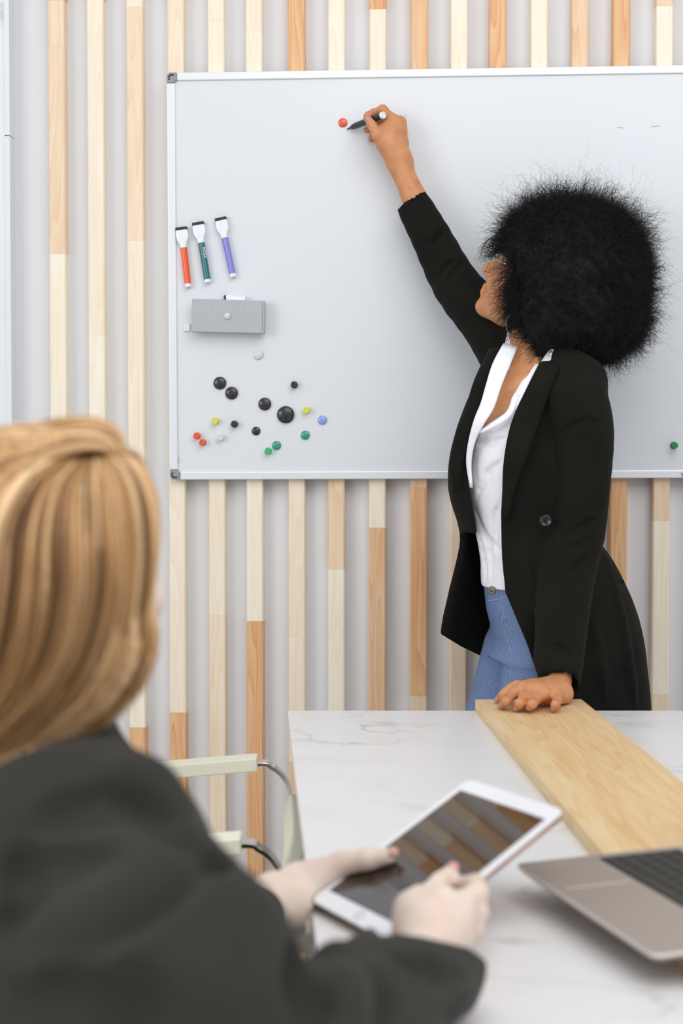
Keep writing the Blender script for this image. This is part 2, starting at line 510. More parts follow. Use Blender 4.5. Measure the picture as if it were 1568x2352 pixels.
CS = 0.0225
local_box('writing_surface', (RW * .7, 0.0035, -BH + RW * .7), (BW - RW * .7, T_, -RW * .7), M['board'])
for nm, lo, hi in (('frame_rail', (CS, -0.001, -RW), (BW - CS, T_, 0)), ('frame_rail', (CS, -0.001, -BH), (BW - CS, T_, -BH + RW)),
                   ('frame_rail', (0, -0.001, -BH + CS), (RW, T_, -CS)), ('frame_rail', (BW - RW, -0.001, -BH + CS), (BW, T_, -CS))):
    local_box(nm, lo, hi, M['alu'], 0.002)
for cx_, cz_, sx, sz in ((0, 0, 1, -1), (0, -BH, 1, 1), (BW, 0, -1, -1), (BW, -BH, -1, 1)):
    poly = [(0.0005, CS)]
    R = 0.010
    for k in range(7):
        a = pi + (pi / 2) * k / 6
        poly.append((R + R * cos(a), R + R * sin(a)))
    poly += [(CS, 0.0005), (CS, RW), (RW + 0.003, RW)]
    for k in range(1, 4):
        a = (pi / 2) * k / 4
        poly.append((RW + 0.003 - 0.003 * sin(a), RW + 0.003 - 0.003 * cos(a)))
    poly += [(RW, RW + 0.003), (RW, CS)]
    b_ = bmesh.new()
    f1 = [b_.verts.new((cx_ + sx * x, -0.0025, cz_ + sz * z)) for x, z in poly]
    f2 = [b_.verts.new((cx_ + sx * x, T_, cz_ + sz * z)) for x, z in poly]
    b_.faces.new(f1); b_.faces.new(f2[::-1])
    for i in range(len(poly)):
        j = (i + 1) % len(poly); b_.faces.new((f1[i], f1[j], f2[j], f2[i]))
    cap = bm_obj('corner_cap', b_, M['corner'], board, world=False, bevel=0.0005)
    b_ = bmesh.new()
    for (x, z, dx, dz, an) in ((.0055, .0152, .002, .0012, 0), (.0055, .0115, .0013, .0013, .6), (.0055, .0085, .002, .0013, .4), (.0082, .0065, .0018, .001, .8),
                               (.0152, .0055, .0012, .002, 0), (.0118, .0055, .0014, .0014, .6), (.0088, .0053, .0014, .002, .2)):
        Mx = Matrix.Translation((cx_ + sx * x, -0.0026, cz_ + sz * z)) @ Matrix.Rotation(an, 4, 'Y')
        add_box(b_, (-dx, -0.0003, -dz), (dx, 0.0008, dz), Mx)
    tagp(bm_obj('screw_recess', b_, M['hole'], cap, world=False), 'black screw slots', kind='stuff')
# latch on the lower rail, right
lx = (Wy(1560, 1090, Y_BOARD)[0] - TL[0])
local_box('rail_clip', (lx, -0.004, -BH + 0.004), (lx + 0.02, 0, -BH + 0.0135), M['silver'], 0.001)
# faint pen marks on the board
yb = Y_BOARD + 0.003


def ink(name, pts, r, m):
    b_ = bmesh.new()
    add_tube(b_, [Wy(px, py, yb) for px, py in pts], r, 5)
    return bm_obj(name, b_, m, board)


ink('ink_stroke', [(796.5, 294), (797.5, 300), (798, 297), (801, 294)], 0.0006, M['ink'])
ink('ink_stroke', [(929.5, 268), (932, 265), (933, 267)], 0.00025, M['inkline'])
ink('ink_stroke', [(411, 1051), (410.6, 1065)], 0.0007, M['inkred'])
ink('ink_stroke', [(1416, 292), (1422, 293), (1431, 294)], 0.00025, M['inkline'])
ink('ink_stroke', [(1494, 291), (1503, 290), (1516, 289)], 0.00025, M['inkline'])


# ------------------------------------------------------------------ magnets, markers
YS = Y_BOARD + 0.0034          # the writing surface


def on_board(px, py, y=YS):
    return Wy(px, py, y)


TOCAM = Matrix.Rotation(pi / 2, 4, 'X')    # +z -> -y (out of the board)


def magnet(px, py, rpx, kind, m, label, group='round magnets on the whiteboard', y=YS):
    p = on_board(px, py, y)
    r = rpx * 3.13 / F_PX
    b_ = bmesh.new()
    if kind == 'dome':
        prof = [(0, 0), (r, 0), (r, r * .22)] + [(r * cos(a), r * .22 + r * .36 * sin(a)) for a in [pi / 2 * k / 8 for k in range(1, 8)]] + [(0, r * .58)]
    else:
        prof = [(0, 0), (r, 0), (r, .002), (r * .78, .004), (r * .76, .0085), (r * .92, .0115), (r * .95, .0135), (r * .72, .0142), (r * .70, .0136), (r * .3, .0134), (0, .0138)]
    add_lathe(b_, prof, TOCAM, 28)
    o = bm_obj('board_magnet', b_, m, None, smooth=True)
    o.location = p
    if kind != 'dome':
        o.modifiers.new('es', 'EDGE_SPLIT').split_angle = radians(50)
    return tagp(o, label, 'magnet', group)


for a in (
    (787, 282, 10.3, 'dome', M['mred'], 'glossy red dome magnet just left of the marker tip'),
    (593.5, 815, 11, 'dome', M['clear'], 'clear dome magnet stuck below the grey box'),
    (505, 880, 14.8, 'dome', M['black'], 'upper left one of two touching large black dome magnets'),
    (532, 903, 14.8, 'dome', M['black'], 'lower right one of two touching large black dome magnets'),
    (608, 928, 14.8, 'dome', M['black'], 'large black dome magnet alone, left of the biggest black magnet'),
    (656, 952.5, 20, 'dome', M['black'], 'biggest black dome magnet on the whiteboard'),
    (588, 990, 10, 'dome', M['black'], 'medium black dome magnet below the large black ones'),
    (740, 965, 10.4, 'dome', M['mblu'], 'pale blue dome magnet, rightmost of the cluster'),
    (700.6, 999.6, 10.4, 'dome', M['mteal'], 'teal dome magnet standing alone below the pale blue one'),
    (635, 1023, 10.4, 'dome', M['mteal'], 'teal dome magnet next to the small bright green peg magnet'),
    (676, 884, 8.4, 'peg', M['black'], 'small black peg magnet above the yellow one'),
    (539, 974, 8.4, 'peg', M['black'], 'small black peg magnet right of the left yellow peg'),
    (704, 942, 8.4, 'peg', M['myel'], 'yellow peg magnet right of the biggest black magnet'),
    (495, 967, 8.4, 'peg', M['myel'], 'yellow peg magnet at the left of the cluster'),
    (616, 1036, 8.4, 'peg', M['mgrn'], 'bright green peg magnet, lowest in the cluster'),
    (453, 1001, 8.2, 'peg', M['mred'], 'upper of the two orange red peg magnets'),
    (466, 1016, 8.2, 'peg', M['mred'], 'lower of the two orange red peg magnets'),
    (507, 1005, 8.2, 'peg', M['clear'], 'clear peg magnet right of the orange red pegs')): magnet(*a)

# green push-pin shaped magnet at the right edge
b_ = bmesh.new(); add_lathe(b_, [(0, 0), (.008, 0), (.008, .003), (.0045, .006), (.0042, .017), (.0066, .021), (.0066, .024), (0, .0245)], TOCAM, 24)
o = bm_obj('push_pin', b_, M['pin'], None, smooth=True); o.location = on_board(1547, 1023)
o.rotation_euler = (0, 0, radians(-4)); o.location.x = on_board(1547, 1023)[0]
o.modifiers.new('es', 'EDGE_SPLIT').split_angle = radians(50)
tagp(o, 'dark green push pin magnet right of the standing woman', 'push pin')


def eraser_pen(p0, p1, m, label, text=None):
    """pen with a flat white cap ending in a felt pad, lying on the board; p0 felt end, p1 pen end"""
    A, B = Vector(on_board(*p0)), Vector(on_board(*p1))
    L_ = (B - A).length
    root = empty('marker_pen', A, label=label, cat='marker', group='coloured markers with eraser caps')
    ang = atan2(B.x - A.x, -(B.z - A.z))
    root.rotation_euler = (0, -ang, 0)
    s = L_ / 139.0
    r = 7.6 * s
    dn = Matrix.Translation((0, -r - 0.0003, 0)) @ Matrix.Rotation(pi, 4, 'X')   # +z -> -z (down along pen)
    def part(name, prof, mm, n=24, w=None):
        b2 = bmesh.new(); add_lathe(b2, [(a, z * s if False else z) for a, z in prof], dn, n)
        return bm_obj(name, b2, mm, root, smooth=True, world=False)
    o1 = part('barrel', [(0, 46 * s), (r, 46 * s), (r, 131 * s), (0, 131 * s)], m)
    o1.modifiers.new('es', 'EDGE_SPLIT').split_angle = radians(40)
    o2 = part('end_plug', [(0, 131 * s), (r * 1.03, 131 * s), (r * 1.03, 138 * s), (r * .8, 139.4 * s), (0, 139.4 * s)], M['plastic_w'])
    o2.modifiers.new('es', 'EDGE_SPLIT').split_angle = radians(40)
    # cap: wide flat blade narrowing to a collar
    secs = [(7, 13.4, 6.2), (14, 14.3, 6.4), (22, 14.6, 6.6), (30, 13.4, 7.0), (36, 10.6, 7.6), (41, 8.6, 7.9), (47.5, 8.1, 8.0)]
    V, Fc = [], []
    n = 24
    for (z, a, b) in secs:
        for i in range(n):
            t = 2 * pi * i / n
            e = 0.45 if z < 32 else 0.8
            cx_ = math.copysign(abs(cos(t)) ** e, cos(t)); sy_ = math.copysign(abs(sin(t)) ** e, sin(t))
            V.append((a * s * cx_, -r - 0.0003 + b * s * sy_, -z * s))
    for j in range(len(secs) - 1):
        for i in range(n):
            Fc.append((j * n + i, j * n + (i + 1) % n, (j + 1) * n + (i + 1) % n, (j + 1) * n + i))
    Fc.append(tuple(range(n))[::-1]); Fc.append(tuple((len(secs) - 1) * n + i for i in range(n)))
    oc = mesh_obj('cap', V, Fc, M['plastic_w'], root, world=False)
    oc.modifiers.new('es', 'EDGE_SPLIT').split_angle = radians(50)
    b2 = bmesh.new(); add_box(b2, (-13.4 * s, -r - 6 * s, -7.4 * s), (13.4 * s, -r + 6 * s, 0))
    bm_obj('felt_pad', b2, M['felt'], root, world=False, bevel=0.0012)
    if text:
        cu = bpy.data.curves.new('lettering', 'FONT'); cu.body = text; cu.size = 0.0085; cu.extrude = 0.0001
        to = bpy.data.objects.new('tmp', cu); COL.objects.link(to)
        me = bpy.data.meshes.new_from_object(to.evaluated_get(bpy.context.evaluated_depsgraph_get()))
        bpy.data.objects.remove(to)
        lo = finish('lettering', me, M['plastic_w'], o1, False, None, False)
        lo.matrix_basis = Matrix.Translation((r * .22, -2 * r - 0.0004, -58 * s)) @ Matrix.Rotation(radians(90), 4, 'X') @ Matrix.Rotation(radians(-90), 4, 'Z')
    return root


eraser_pen((417.5, 523), (433.5, 660.5), M['red'], 'orange marker with felt eraser cap, leftmost on the whiteboard')
eraser_pen((455.5, 511.5), (478.5, 650.5), M['teal'], 'teal marker with felt eraser cap, middle of three', 'INDEX')
eraser_pen((507, 501), (536.5, 637.5), M['violet'], 'violet marker with felt eraser cap, highest of three')

# fourth marker lying across behind the top of the grey box
A = Vector(on_board(517, 690)); root = empty('marker_pen', A, label='white capped marker lying flat, peeking above the grey box', cat='marker')
s = 0.00096
b_ = bmesh.new()
add_tube(b_, [(4 * s, -9 * s, 0), (12 * s, -9 * s, 0), (30 * s, -9 * s, 0), (42 * s, -9 * s, -0.5 * s)], [12.5 * s, 12.5 * s, 11 * s, 8.5 * s], 20)
bm_obj('cap', b_, M['plastic_w'], root, smooth=True, world=False).modifiers.new('es', 'EDGE_SPLIT')
b_ = bmesh.new(); add_tube(b_, [(0, -9 * s, -1 * s), (5.5 * s, -9 * s, 0)], [11 * s, 12.8 * s], 20)
bm_obj('felt_pad', b_, M['felt'], root, smooth=True, world=False).modifiers.new('es', 'EDGE_SPLIT')
b_ = bmesh.new(); add_tube(b_, [(41 * s, -9 * s, 0), (48 * s, -9 * s, 0)], 9.5 * s, 20)
bm_obj('barrel', b_, M['plastic_w'], root, smooth=True, world=False).modifiers.new('es', 'EDGE_SPLIT')

# grey magnetic box
root = empty('eraser_box', on_board(523, 726), label='grey rectangular magnetic box stuck on the whiteboard', cat='box')
yb0, yb1 = YS, YS - 0.034
C4 = [Wy(440.7, 685.8, yb1), Wy(608, 690.5, yb1), Wy(606.3, 766, yb1), Wy(438.2, 761.8, yb1)]


def quad_box(name, corners, y0, y1, m, parent, bevel=0.001):
    b2 = bmesh.new()
    f1 = [b2.verts.new((c_[0], y1, c_[2])) for c_ in corners]
    f2 = [b2.verts.new((c_[0], y0, c_[2])) for c_ in corners]
    b2.faces.new(f1[::-1]); b2.faces.new(f2)
    for i in range(4):
        j = (i + 1) % 4; b2.faces.new((f1[i], f1[j], f2[j], f2[i]))
    return bm_obj(name, b2, m, parent, bevel=bevel)


quad_box('shell', C4, yb0 - 0.011, yb1, M['grey'], root, 0.0015)
cc = sum(C4) / 4
C5 = [cc + (c_ - cc) * np.array([.95, 1, .90]) for c_ in C4]
quad_box('tray', C5, yb0, yb0 - 0.011, M['plastic_w'], root)
C6 = [Wy(602.5, 693.5, yb1), Wy(604.2, 693.5, yb1), Wy(602.5, 763, yb1), Wy(600.8, 763, yb1)]
quad_box('seam', C6, yb1 + 0.001, yb1 - 0.0003, M['corner'], root, 0)
C7 = [Wy(424, 744, yb0), Wy(437, 744, yb0), Wy(437, 761, yb0), Wy(424, 761, yb0)]
quad_box('side_tab', C7, yb0, yb0 - 0.006, M['plastic_w'], root, 0.001)
magnet(522, 726, 7.6, 'dome', M['clear'], 'small clear dome magnet on the grey box', y=yb1)

# ------------------------------------------------------------------ table, plank
ZP = ZT + 0.0205
c1 = Wz(660, 1632, ZT); c2 = Wz(1568, 1632, ZT)
dirx = (c2 - c1) / np.linalg.norm(c2 - c1)
c3 = Wz(702, 1979, ZT)
diry = (c3 - c1) / np.linalg.norm(c3 - c1)
TLn, TWd = 2.3, 1.15
table = empty('table', (float(c1[0]), float(c1[1]), 0), label='large white marble topped table in front of the whiteboard', cat='table')
pts = [c1, c1 + diry * TLn, c1 + diry * TLn + dirx * TWd, c1 + dirx * TWd]
b_ = bmesh.new()
f1 = [b_.verts.new(tuple(p)) for p in pts]; f2 = [b_.verts.new((p[0], p[1], p[2] - 0.022)) for p in pts]
b_.faces.new(f1); b_.faces.new(f2[::-1])
for i in range(4):
    j = (i + 1) % 4; b_.faces.new((f1[i], f1[j], f2[j], f2[i]))
bm_obj('tabletop', b_, M['marble'], table, bevel=0.0012)
for (a, b) in ((.35, .2), (.35, TWd - .1), (TLn - .2, .2), (TLn - .2, TWd - .1)):
    p = c1 + diry * a + dirx * b
    b_ = bmesh.new(); add_box(b_, (p[0] - .025, p[1] - .025, 0), (p[0] + .025, p[1] + .025, ZT - 0.022))
    bm_obj('leg', b_, M['alu'], table, bevel=0.002)

q1 = Wz(1091, 1606.5, ZP); q2 = Wz(1334, 1605.5, ZP); q3 = Wz(1380, 1955, ZP)
pd = (q3 - q1) / np.linalg.norm(q3 - q1)
pn = np.array([-pd[1], pd[0], 0]); pn = pn if pn @ (q2 - q1) > 0 else -pn
pwid = abs((q2 - q1) @ pn)
plank = empty('wooden_plank', tuple(q1 - np.array([0, 0, 0.02])), label='long glued pine plank lying across the marble tabletop', cat='plank')
plank.rotation_euler = (0, 0, atan2(pd[1], pd[0]))
V, Fc, tone, seed = [], [], [], []
side = 1 if (np.array([-sin(plank.rotation_euler.z), cos(plank.rotation_euler.z), 0]) @ pn) > 0 else -1
NS = 5
sh = ((q2 - q1) @ pd)
for i in range(NS):
    ya, yb_ = side * pwid * i / NS, side * pwid * (i + 1) / NS
    xa_, first = 0.0, True
    while xa_ < 1.9:
        xb_ = min(xa_ + (rng.uniform(.25, .65) if first else rng.uniform(.45, .8)), 1.9)
        first = False
        base = len(V); t = float(np.clip(rng.normal(.30, .05), .18, .42)); sdv = rng.rand() * 30
        for x in (xa_, xb_):
            for y in (ya, yb_):
                for z in (0, 0.02):
                    sx = sh * (abs(y) / pwid) if x == 0 else 0
                    V.append((x + sx, y, z)); tone.append(t if i else .15); seed.append(sdv)
        for f in ((0, 1, 3, 2), (4, 6, 7, 5), (0, 4, 5, 1), (2, 3, 7, 6), (0, 2, 6, 4), (1, 5, 7, 3)):
            Fc.append(tuple(base + k for k in f))
        xa_ = xb_
o = mesh_obj('board', V, Fc, M['plank'], plank, smooth=False, attrs={'tone': tone, 'seed': seed}, world=False)

# ------------------------------------------------------------------ tablet (rigid pose)
ZC = np.array([RT, -UP, FW])          # rows: camera x (right), y (down), z (forward) in world


def c2w(v):
    return CAM + np.asarray(v) @ ZC


r1 = np.array([.5361, .0202, -.8439]); r1 /= np.linalg.norm(r1)
r2 = np.array([.7607, -.4449, .4726]); r2 = r2 - r1 * (r1 @ r2); r2 /= np.linalg.norm(r2)
tb0 = c2w([-.0133, .4504, 1.539])        # lower left corner of the screen
ex, ey = r1 @ ZC, r2 @ ZC              # along the short side, along the long side
ez = np.cross(ex, ey)
if ez[2] < 0: ez = -ez
tab_c = tb0 + ex * .074 + ey * .0985
TM = Matrix(((ex[0], ey[0], ez[0], tab_c[0]), (ex[1], ey[1], ez[1], tab_c[1]), (ex[2], ey[2], ez[2], tab_c[2]), (0, 0, 0, 1)))
tablet = empty('tablet', label='white tablet with dark reflecting screen held by the blonde woman', cat='tablet')
tablet.matrix_basis = TM


def round_rect(w_, h_, r_, n=6):
    P = []
    for sx, sy, a0 in ((1, 1, 0), (-1, 1, pi / 2), (-1, -1, pi), (1, -1, 3 * pi / 2)):
        for k in range(n + 1):
            a = a0 + pi / 2 * k / n
            P.append((sx * (w_ / 2 - r_) + r_ * cos(a), sy * (h_ / 2 - r_) + r_ * sin(a)))
    return P


def slab(name, poly, z0, z1, m, parent, bevel=0.0, inset=0.0):
    b2 = bmesh.new()
    f1 = [b2.verts.new((x, y, z1)) for x, y in poly]
    k = 1 - inset
    f2 = [b2.verts.new((x * k, y * k, z0)) for x, y in poly]
    b2.faces.new(f1); b2.faces.new(f2[::-1])
    n = len(poly)
    for i in range(n):
        j = (i + 1) % n; b2.faces.new((f1[i], f1[j], f2[j], f2[i]))
    return bm_obj(name, b2, m, parent, world=False, bevel=bevel)


slab('back_case', round_rect(.1695, .240, .012), -0.0075, -0.0012, M['tabgold'], tablet, 0.001, 0.02)
slab('bezel', round_rect(.1685, .239, .0115), -0.0012, 0.0, M['tabw'], tablet, 0.0004)
slab('screen', round_rect(.148, .197, .0005, 1), -0.0004, 0.00035, M['screen'], tablet)
b_ = bmesh.new(); add_lathe(b_, [(.0048, 0), (.0048, .0004), (.0056, .0004), (.0056, 0)], Matrix.Translation((0, -.109, 0)), 32)
bm_obj('home_button', b_, M['corner'], tablet, world=False)

# ------------------------------------------------------------------ laptop
ZL = ZP + 0.016
la, lb = Wz(1183, 1983, ZL), Wz(1502, 2194, ZL)
ld = (lb - la) / np.linalg.norm(lb - la)
LW = np.linalg.norm(lb - la)
ln = np.array([-ld[1], ld[0], 0]); ln = ln if ln[0] > 0 else -ln
laptop = empty('laptop', tuple(la - np.array([0, 0, 0.016])), label='open grey aluminium laptop with black keys resting on the pine plank', cat='laptop')
LM = Matrix(((ld[0], ln[0], 0, la[0]), (ld[1], ln[1], 0, la[1]), (0, 0, 1, ZT), (0, 0, 0, 1)))
if Matrix(((ld[0], ln[0]), (ld[1], ln[1]))).determinant() < 0:
    pass
laptop.location = (0, 0, 0); laptop.matrix_basis = Matrix.Translation((la[0], la[1], ZP))
LL = Matrix(((ld[0], ln[0], 0, 0), (ld[1], ln[1], 0, 0), (0, 0, 1, 0), (0, 0, 0, 1)))


def lap_part(name, lo, hi, m, bevel=0.0, parent=laptop, Mx=None):
    b2 = bmesh.new(); vs = add_box(b2, lo, hi)
    for v in vs: v.co = LL @ (Mx @ v.co if Mx else v.co)
    return bm_obj(name, b2, m, parent, world=False, bevel=bevel)


LD = 0.213
prism = [(0.0, 0.0)]
poly = [(x + LW / 2, y + LD / 2) for x, y in round_rect(LW, LD, .010)]
b_ = bmesh.new()
lays = [(1.0, .016), (1.0, .0125), (.985, .010), (.93, .005)]
rings = []
for k, z in lays:
    rings.append([b_.verts.new(LL @ Vector(((x - LW / 2) * k + LW / 2, (y - LD / 2) * k + LD / 2, z))) for x, y in poly])
b_.faces.new(rings[0]); b_.faces.new(rings[-1][::-1])
for a, b in zip(rings[:-1], rings[1:]):
    for i in range(len(a)):
        j = (i + 1) % len(a); b_.faces.new((a[i], a[j], b[j], b[i]))
base = bm_obj('base', b_, M['lap'], laptop, world=False, bevel=0.0008)
highlight_rim = []
b_ = bmesh.new()
for k, z in ((1.0, .0120), (1.006, .0128), (1.007, .0142), (1.004, .0154), (.999, .0158)):
    highlight_rim.append([b_.verts.new(LL @ Vector(((x - LW / 2) * k + LW / 2, (y - LD / 2) * k + LD / 2, z))) for x, y in poly])
for a, b in zip(highlight_rim[:-1], highlight_rim[1:]):
    for i in range(len(a)):
        j = (i + 1) % len(a); b_.faces.new((a[i], a[j], b[j], b[i]))
bm_obj('rim', b_, M['lapedge'], laptop, smooth=True, world=False)  # pale band around the base, painting the highlight along its edge
for fx, fy in ((.03, .03), (LW - .03, .03), (.03, LD - .03), (LW - .03, LD - .03)):
    b_ = bmesh.new(); add_lathe(b_, [(0, 0), (.006, 0), (.007, .006), (0, .006)], Matrix.Translation(LL @ Vector((fx, fy, 0))), 14)
    bm_obj('rubber_foot', b_, M['key'], laptop, world=False)
tx0, tx1, ty0, ty1 = LW * .335, LW * .665, 0.012, 0.088
lap_part('trackpad', (tx0, ty0, .0155), (tx1, ty1, .0163), M['lap'], 0.0002)
lap_part('trackpad_groove', (tx0 - .0026, ty0, .0155), (tx0, ty1, .01645), M['lapedge'], 0)  # pale raised strip paints the bright line along the groove
lap_part('key_well', (.0135, .097, .0155), (LW - .0135, .2, .0161), M['hole'], 0)
rows = [(0.099, .017, [1, 1, 1, 1.25, 5, 1.25, 1, 1, 1, 1][:]), (.118, .0165, [2.3] + [1] * 10 + [2.3]), (.1365, .0165, [1.8] + [1] * 11 + [1.8]),
        (.155, .0165, [1.5] + [1] * 12 + [1.2]), (.1735, .0165, [1] * 13 + [1.5]), (.192, .0075, [1] * 14)]
km = {}
for y0, h_, ws in rows:
    tot = sum(ws); xk = .0145; un = (LW - .029) / tot
    for w_ in ws:
        kw = w_ * un
        key = (round(kw, 5), h_)
        if key not in km:
            b_ = bmesh.new(); vs = add_box(b_, (.0008, 0, 0), (kw - .0008, h_, .0013))
            for v in vs:
                v.co = LL @ v.co
            o = bm_obj('key', b_, M['key'], laptop, world=False); km[key] = o.data
        else:
            o = bpy.data.objects.new('key', km[key]); COL.objects.link(o); o.parent = laptop
        o.location = LL @ Vector((xk, y0, .0160)); xk += kw
lid = Matrix.Translation((0, LD + .002, .012)) @ Matrix.Rotation(radians(-28), 4, 'X')
lap_part('lid', (0, 0, .004), (LW, .006, .21), M['lap'], 0.001, Mx=lid)
lap_part('display', (.006, -.0006, .012), (LW - .006, .0, .204), M['screen'], 0, Mx=lid)

# ------------------------------------------------------------------ chairs


def build_chair(loc, rz, label, bits=True):
    """canvas and flat chrome bar chair; +x is forward; arms at z .68"""
    root = empty('canvas_chair', loc, rz, label, 'chair', 'cream canvas chairs with chrome frames')
    hw = 0.245
    for s_ in (-1, 1):
        y = s_ * hw
        arc = [(-.40, .65), (-.3, .656), (-.15, .668), (0, .68), (.028, .674), (.050, .655), (.063, .62), (.066, .54), (.062, .40), (.055, .15), (.045, .03), (.02, .008), (-.1, .006), (-.42, .006)]
        P = catmull([(x, y, z) for x, z in arc], 5)
        b2 = bmesh.new(); add_tube(b2, P, 0, flat=(.028, .007), side=(0, 1, 0))
        bm_obj('side_frame', b2, M['chrome'], root, smooth=False, world=False, bevel=0.001)
        P = catmull([(-.39, y, .651), (-.3, y, .657), (-.15, y, .669), (-.02, y, .6795), (0.004, y, .681)], 5)
        b2 = bmesh.new(); add_tube(b2, P, 0, flat=(.044, .024), side=(0, 1, 0))
        bm_obj('arm_pad', b2, M['canvas'], root, world=False, bevel=0.005, seg=3)
        # seat rail and back upright
        P = catmull([(-.40, y * .93, .65), (-.44, y * .93, .86), (-.49, y * .93, .98)], 4)
        b2 = bmesh.new(); add_tube(b2, P, .009, 10); add_tube(b2, [(-.40, y * .93, .71), (-.36, y * .93, .47), (.04, y * .93, .47)], .009, 10)
        bm_obj('rail', b2, M['chrome'], root, smooth=True, world=False)
    if bits:
        P = [(.066, -hw * .97, .605), (.074, 0, .60), (.066, hw * .97, .605)]
        b2 = bmesh.new(); add_tube(b2, catmull(P, 5), 0, flat=(.045, .026), side=(.35, 0, 1))
        bm_obj('front_sling', b2, M['canvas'], root, world=False, bevel=0.006, seg=3)
        for s_ in (-1, 1):
            b2 = bmesh.new(); add_tube(b2, [(.065, s_ * hw, .603), (.067, s_ * (hw - .03), .603)], .006, 10)
            bm_obj('joint', b2, M['chrome'], root, smooth=True, world=False)
    for nm, prof in (('seat', [(-.36, .465), (-.2, .445), (-.06, .45), (.035, .478), (.045, .468)]), ('backrest', [(-.375, .60), (-.41, .72), (-.44, .86), (-.485, .98)])):
        P = catmull([(x, 0, z) for x, z in prof], 4)
        b2 = bmesh.new(); add_tube(b2, P, 0, flat=(hw * 1.86, .02), side=(0, 1, 0))
        bm_obj(nm, b2, M['canvas'], root, world=False, bevel=0.006)
    return root


pA = W(603, 1755, 2.52)
build_chair((float(pA[0]), float(pA[1]) - .245, 0), radians(3), 'cream canvas chair with chrome arms nearest the slatted wall')
pC = W(726, 2122, 1.66)
build_chair((float(pC[0]), float(pC[1]) - .25, 0), radians(2), 'cream canvas chair the blonde woman sits on', False)


